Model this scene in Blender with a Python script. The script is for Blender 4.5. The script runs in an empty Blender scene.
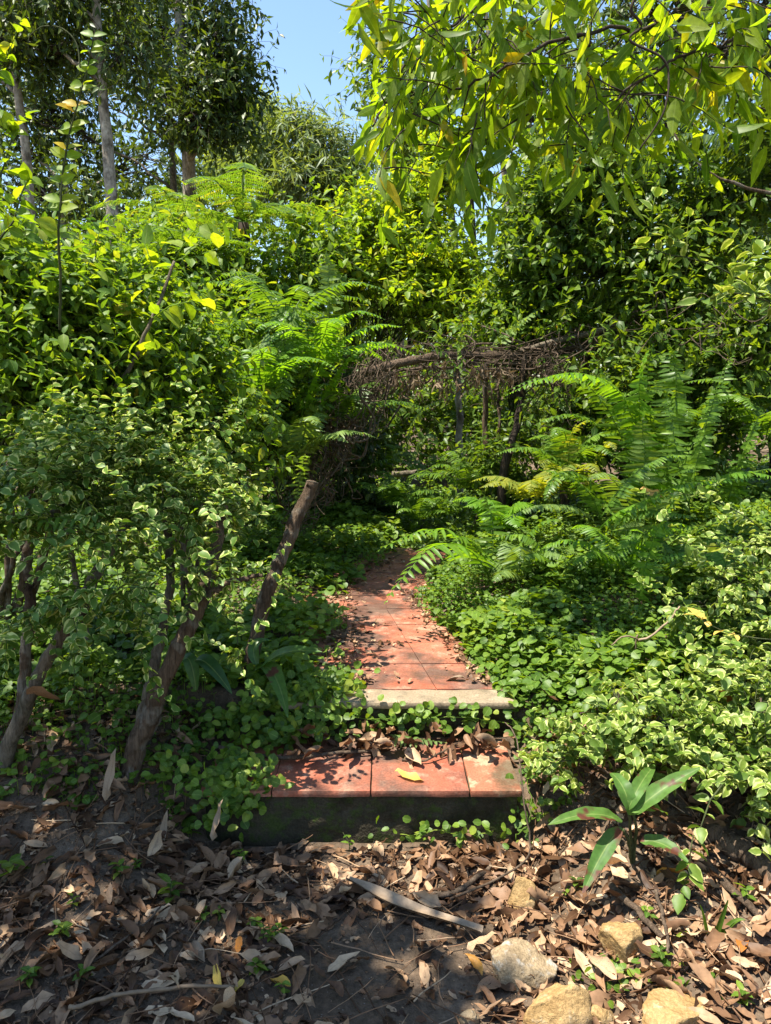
import bpy, math
import numpy as np

R = np.random.default_rng(7)
sc = bpy.context.scene
COL = sc.collection

# ------------------------------------------------------------------ camera
W_PX, H_PX, F_PX = 771, 1024, 745.0
CAM_H, PITCH = 1.5, math.radians(8.33)
cd = bpy.data.cameras.new('camera'); cam = bpy.data.objects.new('camera', cd); COL.objects.link(cam)
cam.location = (0, 0, CAM_H); cam.rotation_euler = (math.pi / 2 - PITCH, 0, 0)
cd.sensor_fit = 'VERTICAL'; cd.sensor_height = 36; cd.lens = F_PX / H_PX * 36
cd.clip_start = .05; cd.clip_end = 2000
sc.camera = cam

def ray(px, py):
    u = (px - W_PX / 2) / F_PX; v = (H_PX / 2 - py) / F_PX
    y = math.cos(PITCH) + v * math.sin(PITCH); z = v * math.cos(PITCH) - math.sin(PITCH)
    return u / y, z / y
def Wp(px, py, Y):
    a, b = ray(px, py)
    return np.array([a * Y, Y, CAM_H + b * Y])

# ------------------------------------------------------------------ terrain
def sst(a, b, x):
    t = np.clip((x - a) / (b - a), 0, 1); return t * t * (3 - 2 * t)
PY = [0, 2.73, 3.37, 4.27, 5.0, 5.4, 6.2, 8.0, 12]
PL = [-.13, -.13, -.19, -.29, -.12, .0, .3, .8, 1.5]
PR = [.49, .49, .36, .18, .33, .48, .78, 1.3, 2.1]
def xL(y): return np.interp(y, PY, PL)
def xR(y): return np.interp(y, PY, PR)
STEP_Y0, STEP_Y1, STEP_Z = 2.36, 2.76, .20
def terr(x, y):
    x = np.asarray(x, float); y = np.asarray(y, float)
    side = sst(1.5, 2.95, y) * .34
    prof = np.where(y < 2.42, 0, np.where(y < 2.80, .15, .29))
    d = sst(0, 1, np.clip((np.abs(x + .07) - .50) / .42, 0, 1))
    near = prof * (1 - d) + side * d
    dp = np.maximum(xL(y) - .12 - x, x - xR(y) - .02)
    far = .29 + .05 * sst(0, .12, dp)
    k = sst(2.72, 2.86, y)
    h = near * (1 - k) + far * k
    xr = np.maximum(0, x - xR(y) - .1)
    h = h + .98 * (1 - np.exp(-xr * .27)) * (.35 + .65 * sst(1.6, 3.0, y))
    xl = np.maximum(0, xL(y) - .35 - x)
    h = h + .6 * (1 - np.exp(-xl * .14)) * sst(1.6, 2.6, y)
    h = h + np.clip(y - 7, 0, 60) * .03
    off = sst(0, .3, np.maximum(dp, 0))
    h = h + off * .02 * (np.sin(x * 5.1 + y * 2.3) + np.sin(y * 6.7 - x * 3.1))
    return h
def G(px, py, lo=1.0, hi=30):
    a, b = ray(px, py)
    ys = np.linspace(lo, hi, 6000); dz = CAM_H + b * ys - terr(a * ys, ys)
    i = int(np.argmax(dz < 0)) if (dz < 0).any() else len(ys) - 1
    Y = ys[i]; return np.array([a * Y, Y, float(terr(a * Y, Y))])
def on(x, y): return np.array([x, y, float(terr(x, y))])

# ------------------------------------------------------------------ geometry
def unit(a):
    return a / np.maximum(np.linalg.norm(a, axis=-1, keepdims=True), 1e-9)

def tpl(rows, fold=.25, curl=.15, side=None):
    """leaf template: rows of (v, half width); returns verts in leaf space, uv, loops, totals"""
    V = [(0, 0, 0, 0)]; UV = [(.5, 0)]
    for (v, w) in rows:
        V += [(-w, v, fold * w, -curl * v * v), (0, v, 0, -curl * v * v), (w, v, fold * w, -curl * v * v)]
        UV += [(0, v), (.5, v), (1, v)]
    V.append((0, 1, 0, -curl)); UV.append((.5, 1))
    L, T = [], []
    n = len(rows); tip = 3 * n + 1
    L += [0, 2, 1, 0, 3, 2]; T += [3, 3]
    for i in range(n - 1):
        a = 1 + 3 * i; b = a + 3
        L += [a, a + 1, b + 1, b, a + 1, a + 2, b + 2, b + 1]; T += [4, 4]
    a = 1 + 3 * (n - 1)
    L += [a, a + 1, tip, a + 1, a + 2, tip]; T += [3, 3]
    return dict(v=np.array(V, float), uv=np.array(UV, float), L=np.array(L), T=np.array(T))

OVATE = tpl([(.22, .42), (.5, .5), (.78, .3)], .35, .22)
ROUND = tpl([(.15, .38), (.48, .52), (.82, .36)], .25, .18)
LANCE = tpl([(.12, .28), (.35, .5), (.7, .32)], .25, .22)
SIMPLE = tpl([(.4, .5)], .35, .15)
MID = tpl([(.3, .5), (.68, .36)], .3, .2)
PINNA = tpl([(.06, .45), (.45, .5), (.8, .3)], .2, .25)
BROAD = tpl([(.1, .22), (.25, .42), (.45, .5), (.65, .45), (.85, .24)], .3, .35)

class Geo:
    def __init__(s):
        s.V, s.L, s.T, s.UV, s.R, s.M = [], [], [], [], [], []; s.n = 0
    def add(s, v, L, T, uv=None, r=None, m=0):
        n = len(v)
        s.V.append(v); s.L.append(np.asarray(L) + s.n); s.T.append(np.asarray(T))
        s.UV.append(np.full((n, 2), .3) if uv is None else uv)
        s.R.append(np.full(n, .5) if r is None else np.broadcast_to(r, (n,)).astype(float))
        s.M.append(np.full(len(T), m)); s.n += n
    def leaves(s, t, pos, d, nrm, L, Wd, r=None, m=0):
        N = len(pos)
        if N == 0: return
        L = np.broadcast_to(L, (N,)); Wd = np.broadcast_to(Wd, (N,))
        d = unit(d); x = unit(np.cross(d, nrm)); nn = np.cross(x, d)
        tv = t['v']; K = len(tv)
        wz = tv[None, :, 2] * Wd[:, None] + tv[None, :, 3] * L[:, None]
        v = (pos[:, None] + x[:, None] * (tv[None, :, 0] * Wd[:, None])[..., None]
             + d[:, None] * (tv[None, :, 1] * L[:, None])[..., None] + nn[:, None] * wz[..., None])
        loops = (t['L'][None] + (np.arange(N) * K)[:, None]).ravel()
        if r is None: r = R.random(N)
        s.add(v.reshape(-1, 3), loops, np.tile(t['T'], N), np.tile(t['uv'], (N, 1)), np.repeat(r, K), m)
    def tubes(s, P, rad, sides=5, r=None, m=0, cap=True, rough=0):
        P = np.asarray(P, float)
        if P.ndim == 2: P = P[None]
        N, K, _ = P.shape
        if N == 0: return
        rad = np.broadcast_to(rad, (N, K))
        T = np.gradient(P, axis=1); T = unit(T)
        ref = np.where(np.abs(T[..., 2:3]) > .9, np.array([1., 0, 0]), np.array([0, 0, 1.]))
        ref = np.broadcast_to(ref[:, :1], T.shape)
        x = unit(np.cross(T, ref)); y = np.cross(T, x)
        a = np.arange(sides) / sides * 2 * math.pi
        rr_ = rad[:, :, None, None] * np.ones((1, 1, sides, 1))
        if rough:
            t_ = np.arange(K)[None, :, None]; ph = R.uniform(0, 6.28, 6)
            w_ = np.sin(3 * a[None, None] + .05 * t_ + ph[0]) * .5 + np.sin(5 * a[None, None] - .13 * t_ + ph[1]) * .45 + np.sin(2 * a[None, None] + .31 * t_ + ph[2]) * .5 + .8 * np.exp(-((t_ - K * .37) / 1.6) ** 2) * np.maximum(0, np.cos(a[None, None] - ph[3])) * 3 + .8 * np.exp(-((t_ - K * .66) / 1.4) ** 2) * np.maximum(0, np.cos(a[None, None] - ph[4])) * 3
            rr_ = rr_ * (1 + rough * (w_ + R.normal(0, .5, (N, K, sides))))[..., None]
        v = P[:, :, None] + rr_ * (x[:, :, None] * np.cos(a)[None, None, :, None] + y[:, :, None] * np.sin(a)[None, None, :, None])
        idx = np.arange(N * K * sides).reshape(N, K, sides)
        q = np.stack([idx[:, :-1], np.roll(idx[:, :-1], -1, 2), np.roll(idx[:, 1:], -1, 2), idx[:, 1:]], -1).reshape(-1)
        tot = np.full(N * (K - 1) * sides, 4)
        if cap:
            q = np.concatenate([q, idx[:, -1].ravel(), idx[:, 0, ::-1].ravel()])
            tot = np.concatenate([tot, np.full(2 * N, sides)])
        uv = np.full((N * K * sides, 2), .3)
        rr = np.repeat(R.random(N) if r is None else np.broadcast_to(r, (N,)), K * sides)
        s.add(v.reshape(-1, 3), q, tot, uv, rr, m)
    def build(s, name, mats, parent=None, smooth=True):
        me = bpy.data.meshes.new(name)
        V = np.concatenate(s.V); L = np.concatenate(s.L); T = np.concatenate(s.T); UV = np.concatenate(s.UV); rr = np.concatenate(s.R)
        if parent is not None: V = V - np.array(parent.location)
        me.vertices.add(len(V)); me.vertices.foreach_set('co', V.astype(np.float32).ravel())
        me.loops.add(len(L)); me.loops.foreach_set('vertex_index', L.astype(np.int32))
        me.polygons.add(len(T)); me.polygons.foreach_set('loop_start', np.concatenate([[0], np.cumsum(T)[:-1]]).astype(np.int32))
        me.polygons.foreach_set('use_smooth', np.full(len(T), smooth))
        if not isinstance(mats, (list, tuple)): mats = [mats]
        for m in mats: me.materials.append(m)
        me.polygons.foreach_set('material_index', np.concatenate(s.M).astype(np.int32))
        ul = me.uv_layers.new(name='UVMap'); ul.data.foreach_set('uv', UV[L].astype(np.float32).ravel())
        at = me.attributes.new('rnd', 'FLOAT', 'POINT'); at.data.foreach_set('value', rr.astype(np.float32))
        me.update(calc_edges=True)
        o = bpy.data.objects.new(name, me); COL.objects.link(o)
        if parent is not None: o.parent = parent
        return o

def tag(o, label=None, cat=None, group=None, kind=None):
    if label: o['label'] = label
    if cat: o['category'] = cat
    if group: o['group'] = group
    if kind: o['kind'] = kind
    return o
def thing(name, label, cat, loc, group=None):
    o = bpy.data.objects.new(name, None); COL.objects.link(o)
    o.location = tuple(float(c) for c in loc); o.empty_display_size = .1
    return tag(o, label, cat, group)

# ------------------------------------------------------------------ materials
def newmat(name):
    m = bpy.data.materials.new(name); m.use_nodes = True
    nt = m.node_tree; nt.nodes.clear()
    out = nt.nodes.new('ShaderNodeOutputMaterial')
    return m, nt, nt.nodes, nt.links, out
def ramp(N, stops, interp='LINEAR'):
    n = N.new('ShaderNodeValToRGB'); cr = n.color_ramp; cr.interpolation = interp
    while len(cr.elements) < len(stops): cr.elements.new(.5)
    for e, (p, c) in zip(cr.elements, stops):
        e.position = p; e.color = (*c, 1)
    return n
def mathn(N, Lk, op, a, b=None, c=None):
    n = N.new('ShaderNodeMath'); n.operation = op
    for i, x in enumerate((a, b, c)):
        if x is None: continue
        if isinstance(x, (int, float)): n.inputs[i].default_value = x
        else: Lk.new(x, n.inputs[i])
    return n.outputs[0]
def mixc(N, Lk, fac, a, b, mode='MIX'):
    n = N.new('ShaderNodeMix'); n.data_type = 'RGBA'; n.blend_type = mode
    for s, x in (('Factor', fac), ('A', a), ('B', b)):
        i = [k for k in n.inputs if k.name == s and k.enabled][0] if s == 'Factor' else [k for k in n.inputs if k.name == s and k.type == 'RGBA'][0]
        if s == 'Factor': i = n.inputs[0]
        if isinstance(x, (int, float)): i.default_value = x
        elif isinstance(x, tuple): i.default_value = (*x, 1)
        else: Lk.new(x, i)
    return [k for k in n.outputs if k.type == 'RGBA'][0]
def noise(N, Lk, vec, scale, detail=4, rough=.55):
    n = N.new('ShaderNodeTexNoise'); n.inputs['Scale'].default_value = scale; n.inputs['Detail'].default_value = detail
    n.inputs['Roughness'].default_value = rough
    if vec is not None: Lk.new(vec, n.inputs['Vector'])
    return n.outputs['Fac']

def leafmat(name, stops, trans=.4, rough=.48, margin=None, mstart=.55, tint=(2.5, 2.2, .45), spots=None, spec=.28, mid_col=(.30, .36, .12)):
    m, nt, N, L, out = newmat(name)
    at = N.new('ShaderNodeAttribute'); at.attribute_name = 'rnd'
    col = ramp(N, stops); L.new(at.outputs['Fac'], col.inputs[0]); c = col.outputs[0]
    uv = N.new('ShaderNodeUVMap'); uv.uv_map = 'UVMap'
    sx = N.new('ShaderNodeSeparateXYZ'); L.new(uv.outputs[0], sx.inputs[0])
    edge = mathn(N, L, 'MULTIPLY', mathn(N, L, 'ABSOLUTE', mathn(N, L, 'SUBTRACT', sx.outputs[0], .5)), 2.0)
    tc = N.new('ShaderNodeTexCoord')
    nz = noise(N, L, tc.outputs['Object'], 55, 2)
    if margin:
        e2 = mathn(N, L, 'ADD', edge, mathn(N, L, 'MULTIPLY', mathn(N, L, 'SUBTRACT', nz, .5), .9))
        e2 = mathn(N, L, 'ADD', e2, mathn(N, L, 'MULTIPLY', mathn(N, L, 'SUBTRACT', at.outputs['Fac'], .5), .7))
        f = N.new('ShaderNodeMapRange'); L.new(e2, f.inputs[0]); f.inputs[1].default_value = mstart; f.inputs[2].default_value = mstart + .14
        c = mixc(N, L, f.outputs[0], c, margin)
    else:
        mid = N.new('ShaderNodeMapRange'); L.new(edge, mid.inputs[0]); mid.inputs[1].default_value = .1; mid.inputs[2].default_value = .03
        c = mixc(N, L, mathn(N, L, 'MULTIPLY', mid.outputs[0], .35), c, mid_col)
    if spots:
        n2 = noise(N, L, tc.outputs['Object'], spots[1], 2)
        f = N.new('ShaderNodeMapRange'); L.new(n2, f.inputs[0]); f.inputs[1].default_value = spots[2]; f.inputs[2].default_value = spots[2] + .05
        c = mixc(N, L, f.outputs[0], c, spots[0])
    br = N.new('ShaderNodeMapRange'); L.new(nz, br.inputs[0]); br.inputs[1].default_value = .25; br.inputs[2].default_value = .75
    br.inputs[3].default_value = .75; br.inputs[4].default_value = 1.25
    hv = N.new('ShaderNodeHueSaturation'); L.new(br.outputs[0], hv.inputs['Value']); L.new(c, hv.inputs['Color']); c = hv.outputs[0]
    p = N.new('ShaderNodeBsdfPrincipled'); L.new(c, p.inputs['Base Color']); p.inputs['Roughness'].default_value = rough
    p.inputs['Specular IOR Level'].default_value = spec
    if trans > 0:
        t = N.new('ShaderNodeBsdfTranslucent'); tcx = mixc(N, L, 1.0, c, tint, 'MULTIPLY'); L.new(tcx, t.inputs['Color'])
        mx = N.new('ShaderNodeMixShader'); mx.inputs[0].default_value = trans
        L.new(p.outputs[0], mx.inputs[1]); L.new(t.outputs[0], mx.inputs[2]); L.new(mx.outputs[0], out.inputs[0])
    else: L.new(p.outputs[0], out.inputs[0])
    return m

def barkmat(name, dark, light, sc_=14, stretch=.25, patch=None, bump=.5, rough=.85, moss=None):
    m, nt, N, L, out = newmat(name)
    tc = N.new('ShaderNodeTexCoord'); mp = N.new('ShaderNodeMapping'); mp.inputs['Scale'].default_value = (1, 1, stretch)
    L.new(tc.outputs['Object'], mp.inputs[0])
    n1 = noise(N, L, mp.outputs[0], sc_, 6, .65)
    c = ramp(N, [(.3, dark), (.7, light)]); L.new(n1, c.inputs[0]); c = c.outputs[0]
    if patch:
        n2 = noise(N, L, tc.outputs['Object'], sc_ * .45, 3)
        f = ramp(N, [(.52, (0, 0, 0)), (.6, (1, 1, 1))]); L.new(n2, f.inputs[0]); c = mixc(N, L, f.outputs[0], c, patch)
    if moss:
        n3 = noise(N, L, tc.outputs['Object'], sc_ * .3, 4)
        f = ramp(N, [(.5, (0, 0, 0)), (.62, (1, 1, 1))]); L.new(n3, f.inputs[0]); c = mixc(N, L, mathn(N, L, 'MULTIPLY', f.outputs[0], .7), c, moss)
    mp2 = N.new('ShaderNodeMapping'); mp2.inputs['Scale'].default_value = (1, 1, stretch * .35); L.new(tc.outputs['Object'], mp2.inputs[0])
    n5 = noise(N, L, mp2.outputs[0], sc_ * 5, 5, .75)
    fr = ramp(N, [(.32, (.42, .40, .38)), (.55, (1.05, 1.05, 1.05)), (.75, (1.3, 1.28, 1.25))]); L.new(n5, fr.inputs[0]); c = mixc(N, L, 1.0, c, fr.outputs[0], 'MULTIPLY')
    p = N.new('ShaderNodeBsdfPrincipled'); L.new(c, p.inputs['Base Color']); p.inputs['Roughness'].default_value = rough
    p.inputs['Specular IOR Level'].default_value = .15
    b = N.new('ShaderNodeBump'); b.inputs['Strength'].default_value = bump; b.inputs['Distance'].default_value = .02
    L.new(mathn(N, L, 'ADD', n1, n5), b.inputs['Height']); L.new(b.outputs[0], p.inputs['Normal']); L.new(p.outputs[0], out.inputs[0])
    return m

M = {}
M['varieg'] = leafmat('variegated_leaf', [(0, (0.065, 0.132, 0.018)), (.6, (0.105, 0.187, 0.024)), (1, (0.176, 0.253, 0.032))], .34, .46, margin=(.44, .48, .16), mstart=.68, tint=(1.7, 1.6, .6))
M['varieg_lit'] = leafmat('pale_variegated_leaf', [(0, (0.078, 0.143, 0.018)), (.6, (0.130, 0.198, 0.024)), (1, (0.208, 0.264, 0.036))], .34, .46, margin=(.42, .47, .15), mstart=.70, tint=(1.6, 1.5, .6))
M['green'] = leafmat('bright_green_leaf', [(0, (0.045, 0.106, 0.013)), (.5, (0.097, 0.174, 0.017)), (.85, (0.159, 0.235, 0.023)), (.96, (0.216, 0.246, 0.028)), (1, (0.318, 0.168, 0.028))], .42)
M['midgreen'] = leafmat('mid_green_leaf', [(0, (0.038, 0.084, 0.012)), (.6, (0.084, 0.146, 0.017)), (1, (0.155, 0.213, 0.023))], .42, .42)
M['yellowgreen'] = leafmat('yellow_green_leaf', [(0, (0.091, 0.168, 0.012)), (.6, (0.156, 0.240, 0.016)), (.93, (0.247, 0.288, 0.024)), (1, (0.416, 0.288, 0.024))], .48)
M['overhang'] = leafmat('long_drooping_leaf', [(0, (0.055, 0.116, 0.012)), (.5, (0.110, 0.179, 0.014)), (.88, (0.176, 0.231, 0.018)), (.95, (0.308, 0.252, 0.020)), (1, (0.418, 0.231, 0.030))], .6, .42, tint=(2.9, 2.5, .4))
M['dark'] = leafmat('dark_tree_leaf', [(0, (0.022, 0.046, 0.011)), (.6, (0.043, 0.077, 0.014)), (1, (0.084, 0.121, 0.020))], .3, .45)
M['greytree'] = leafmat('grey_green_leaf', [(0, (.08, .125, .05)), (.6, (.13, .18, .075)), (1, (.2, .25, .12))], .38, .5)
M['cover'] = leafmat('creeping_leaf', [(0, (0.054, 0.112, 0.014)), (.5, (0.095, 0.168, 0.017)), (.9, (0.149, 0.224, 0.024)), (1, (0.216, 0.258, 0.034))], .35, .46)
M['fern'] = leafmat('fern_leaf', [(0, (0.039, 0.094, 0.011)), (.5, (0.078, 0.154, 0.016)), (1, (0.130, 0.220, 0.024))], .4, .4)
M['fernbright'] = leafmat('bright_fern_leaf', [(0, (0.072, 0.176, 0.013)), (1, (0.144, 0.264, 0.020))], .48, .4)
M['treefern'] = leafmat('feathery_fern_leaf', [(0, (.05, .12, .016)), (.7, (.11, .19, .025)), (1, (.20, .21, .04))], .42, .45)
M['fernpale'] = leafmat('pale_fern_leaf', [(0, (.085, .15, .035)), (1, (.15, .22, .055))], .35, .45)
M['fernyellow'] = leafmat('yellowing_fern_leaf', [(0, (.10, .16, .02)), (1, (.26, .26, .04))], .45)
M['deadfern'] = leafmat('dead_fern_leaf', [(0, (.10, .065, .035)), (1, (.22, .16, .10))], .2, .8, tint=(1.3, 1.1, .8), mid_col=(.16, .10, .05))
M['blotch'] = leafmat('blotched_leaf', [(0, (.05, .12, .02)), (1, (.09, .17, .03))], .35, .5, spots=((.10, .035, .02), 15, .57))
M['broad'] = leafmat('broad_dark_leaf', [(0, (.03, .08, .022)), (1, (.06, .13, .03))], .3, .36)
M['yellowleaf'] = leafmat('yellow_leaf', [(0, (.42, .30, .05)), (1, (.55, .40, .09))], .3, .5, tint=(1.4, 1.2, .6), mid_col=(.16, .10, .05))
M['dry'] = leafmat('dry_leaf', [(0, (0.036, 0.018, 0.010)), (.25, (0.087, 0.044, 0.022)), (.5, (0.175, 0.095, 0.051)), (.75, (0.278, 0.165, 0.092)), (.9, (0.391, 0.257, 0.152)), (1, (0.473, 0.339, 0.212))], .1, .5, tint=(1.3, 1, .7), spots=((.05, .03, .02), 26, .64), spec=.16, mid_col=(.16, .10, .05))
M['orange'] = leafmat('orange_dry_leaf', [(0, (.28, .10, .02)), (.5, (.38, .16, .03)), (1, (.46, .28, .04))], .12, .5, tint=(1.3, 1, .6), mid_col=(.16, .10, .05))
M['straw'] = leafmat('straw', [(0, (.17, .115, .07)), (1, (.30, .215, .14))], .05, .6, tint=(1.2, 1, .8), mid_col=(.16, .10, .05))
M['stem'] = barkmat('green_stem', (.035, .05, .02), (.09, .10, .04), 20)
M['bark'] = barkmat('brown_bark', (.05, .032, .02), (.21, .145, .095), 26, .22, patch=(.20, .17, .13), bump=1.0)
M['barkpale'] = barkmat('pale_bark', (.09, .068, .045), (.25, .21, .155), 22, .3, patch=(.10, .085, .055), bump=.9)
M['barkgrey'] = barkmat('grey_tree_bark', (.19, .16, .125), (.42, .37, .30), 5, 1.3, patch=(.11, .09, .065), bump=.7)
M['barkdark'] = barkmat('dark_bark', (.02, .015, .011), (.07, .052, .038), 14)
M['twig'] = barkmat('dead_twig', (.045, .032, .022), (.16, .115, .08), 30)
M['log'] = barkmat('rotting_wood', (.06, .04, .027), (.22, .155, .105), 24, .15, bump=.9)

def soilmat():
    m, nt, N, L, out = newmat('forest_soil')
    tc = N.new('ShaderNodeTexCoord'); o = tc.outputs['Object']
    n1 = noise(N, L, o, 1.7, 5); n2 = noise(N, L, o, 45, 5, .7)
    c = ramp(N, [(.3, (.075, .052, .034)), (.55, (.13, .095, .066)), (.75, (.20, .15, .108))]); L.new(n1, c.inputs[0])
    c2 = ramp(N, [(.3, (.5, .5, .5)), (.7, (1.35, 1.3, 1.25))]); L.new(n2, c2.inputs[0])
    col = mixc(N, L, 1.0, c.outputs[0], c2.outputs[0], 'MULTIPLY')
    v = N.new('ShaderNodeTexVoronoi'); v.inputs['Scale'].default_value = 95; L.new(o, v.inputs['Vector'])
    g = ramp(N, [(.10, (1, 1, 1)), (.2, (0, 0, 0))]); L.new(v.outputs['Distance'], g.inputs[0])
    pick = N.new('ShaderNodeSeparateColor'); L.new(v.outputs['Color'], pick.inputs[0])
    pk = mathn(N, L, 'GREATER_THAN', pick.outputs[0], .8)
    col = mixc(N, L, mathn(N, L, 'MULTIPLY', g.outputs[0], pk), col, (.22, .19, .16))
    p = N.new('ShaderNodeBsdfPrincipled'); L.new(col, p.inputs['Base Color']); p.inputs['Roughness'].default_value = .9; p.inputs['Specular IOR Level'].default_value = .12
    b = N.new('ShaderNodeBump'); b.inputs['Strength'].default_value = .8; b.inputs['Distance'].default_value = .02
    L.new(n2, b.inputs['Height']); L.new(b.outputs[0], p.inputs['Normal']); L.new(p.outputs[0], out.inputs[0])
    return m
M['soil'] = soilmat()

def tilemat(name, a, b, worn, dirt, wornpos=.55, dirtpos=.56, sc_=5, spec=.25, bump=.35):
    m, nt, N, L, out = newmat(name)
    tc = N.new('ShaderNodeTexCoord'); o = tc.outputs['Object']
    n1 = noise(N, L, o, sc_, 6, .65); n2 = noise(N, L, o, sc_ * 2.6, 5, .7); n3 = noise(N, L, o, sc_ * .7, 5, .6); n4 = noise(N, L, o, 140, 3)
    c = ramp(N, [(.3, a), (.7, b)]); L.new(n1, c.inputs[0]); col = c.outputs[0]
    f = ramp(N, [(wornpos, (0, 0, 0)), (wornpos + .1, (1, 1, 1))]); L.new(n2, f.inputs[0]); col = mixc(N, L, mathn(N, L, 'MULTIPLY', f.outputs[0], .75), col, worn)
    f = ramp(N, [(dirtpos, (0, 0, 0)), (dirtpos + .12, (1, 1, 1))]); L.new(n3, f.inputs[0]); col = mixc(N, L, mathn(N, L, 'MULTIPLY', f.outputs[0], .8), col, dirt)
    s = ramp(N, [(.3, (.7, .7, .7)), (.7, (1.2, 1.2, 1.2))]); L.new(n4, s.inputs[0]); col = mixc(N, L, 1.0, col, s.outputs[0], 'MULTIPLY')
    p = N.new('ShaderNodeBsdfPrincipled'); L.new(col, p.inputs['Base Color'])
    p.inputs['Specular IOR Level'].default_value = spec
    rr = ramp(N, [(.35, (.4, .4, .4)), (.65, (.85, .85, .85))]); L.new(n2, rr.inputs[0]); L.new(rr.outputs[0], p.inputs['Roughness'])
    bp = N.new('ShaderNodeBump'); bp.inputs['Strength'].default_value = bump; bp.inputs['Distance'].default_value = .01
    L.new(mathn(N, L, 'ADD', n2, mathn(N, L, 'MULTIPLY', n4, .3)), bp.inputs['Height']); L.new(bp.outputs[0], p.inputs['Normal'])
    L.new(p.outputs[0], out.inputs[0]); return m
M['tile'] = tilemat('terracotta_tile', (.24, .065, .034), (.36, .135, .08), (.38, .20, .13), (.06, .042, .03), .52, .45, 4, .4)
M['tileworn'] = tilemat('worn_terracotta', (.25, .075, .04), (.34, .14, .08), (.36, .27, .17), (.07, .055, .03), .5, .48)
M['grout'] = tilemat('grout', (.20, .065, .04), (.29, .115, .07), (.30, .17, .12), (.05, .04, .03))
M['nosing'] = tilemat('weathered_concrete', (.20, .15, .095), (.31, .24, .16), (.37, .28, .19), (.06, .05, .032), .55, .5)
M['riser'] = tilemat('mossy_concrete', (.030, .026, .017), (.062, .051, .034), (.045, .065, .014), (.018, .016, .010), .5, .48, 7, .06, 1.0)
M['stone'] = tilemat('ochre_stone', (.24, .14, .05), (.38, .26, .12), (.42, .34, .22), (.07, .05, .03), .56, .53, 9, .15, .9)
M['greystone'] = tilemat('grey_ochre_stone', (.20, .14, .08), (.33, .25, .15), (.38, .36, .32), (.07, .055, .035), .54, .52, 9, .15, .9)

# ------------------------------------------------------------------ sky, sun
SUN_EL, SUN_AZ = math.radians(69), math.radians(-108)       # azimuth measured from +Y towards +X
w = bpy.data.worlds.new('World'); sc.world = w; w.use_nodes = True
wn = w.node_tree.nodes; wl = w.node_tree.links
bg = wn['Background']; sky = wn.new('ShaderNodeTexSky'); sky.sky_type = 'NISHITA'; sky.sun_disc = False
sky.sun_elevation = SUN_EL; sky.sun_rotation = SUN_AZ; sky.air_density = 1.3; sky.dust_density = .3; sky.ozone_density = 3.2
wl.new(sky.outputs[0], bg.inputs[0]); bg.inputs[1].default_value = .095
sd = bpy.data.lights.new('sun', 'SUN'); so = bpy.data.objects.new('sun', sd); COL.objects.link(so)
sd.energy = 5.0; sd.angle = math.radians(.53); sd.color = (1, .94, .82)
so.rotation_euler = (math.pi / 2 - SUN_EL, 0, math.pi - SUN_AZ)
so.location = (0, 0, 30)
SUND = np.array([math.sin(SUN_AZ) * math.cos(SUN_EL), math.cos(SUN_AZ) * math.cos(SUN_EL), math.sin(SUN_EL)])

# ------------------------------------------------------------------ ground
def ground():
    def axis(fine0, fine1, step, far0, far1):
        a = np.arange(fine0, fine1 + 1e-6, step)
        lo = fine0 - np.geomspace(.15, fine0 - far0, 28)[::-1]; hi = fine1 + np.geomspace(.15, far1 - fine1, 28)
        return np.concatenate([lo, a, hi])
    xs = axis(-3, 3.4, .05, -160, 160); ys = axis(.3, 7, .05, -40, 260)
    X, Y = np.meshgrid(xs, ys); Z = terr(X, Y)
    nx, ny = len(xs), len(ys); idx = np.arange(nx * ny).reshape(ny, nx)
    q = np.stack([idx[:-1, :-1], idx[:-1, 1:], idx[1:, 1:], idx[1:, :-1]], -1).reshape(-1)
    g = Geo(); g.add(np.stack([X, Y, Z], -1).reshape(-1, 3), q, np.full((nx - 1) * (ny - 1), 4))
    tag(g.build('ground', M['soil']), kind='structure')
ground()

def box(g, x0, x1, y0, y1, z0, z1, bev=.006, r=None, m=0, jit=0):
    """bevelled box: bottom, sides, chamfer, top"""
    b = bev
    rings = [(x0, x1, y0, y1, z0), (x0, x1, y0, y1, z1 - b), (x0 + b, x1 - b, y0 + b, y1 - b, z1)]
    V = []
    for (a, c, d, e, z) in rings: V += [(a, d, z), (c, d, z), (c, e, z), (a, e, z)]
    L = [3, 2, 1, 0, 8, 9, 10, 11]; T = [4, 4]
    for k in range(2):
        for i in range(4):
            j = (i + 1) % 4; L += [4 * k + i, 4 * k + j, 4 * k + 4 + j, 4 * k + 4 + i]; T.append(4)
    V = np.array(V, float)
    if jit: V[:, 2] += R.normal(0, jit)
    g.add(V, L, T, r=r, m=m)

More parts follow.
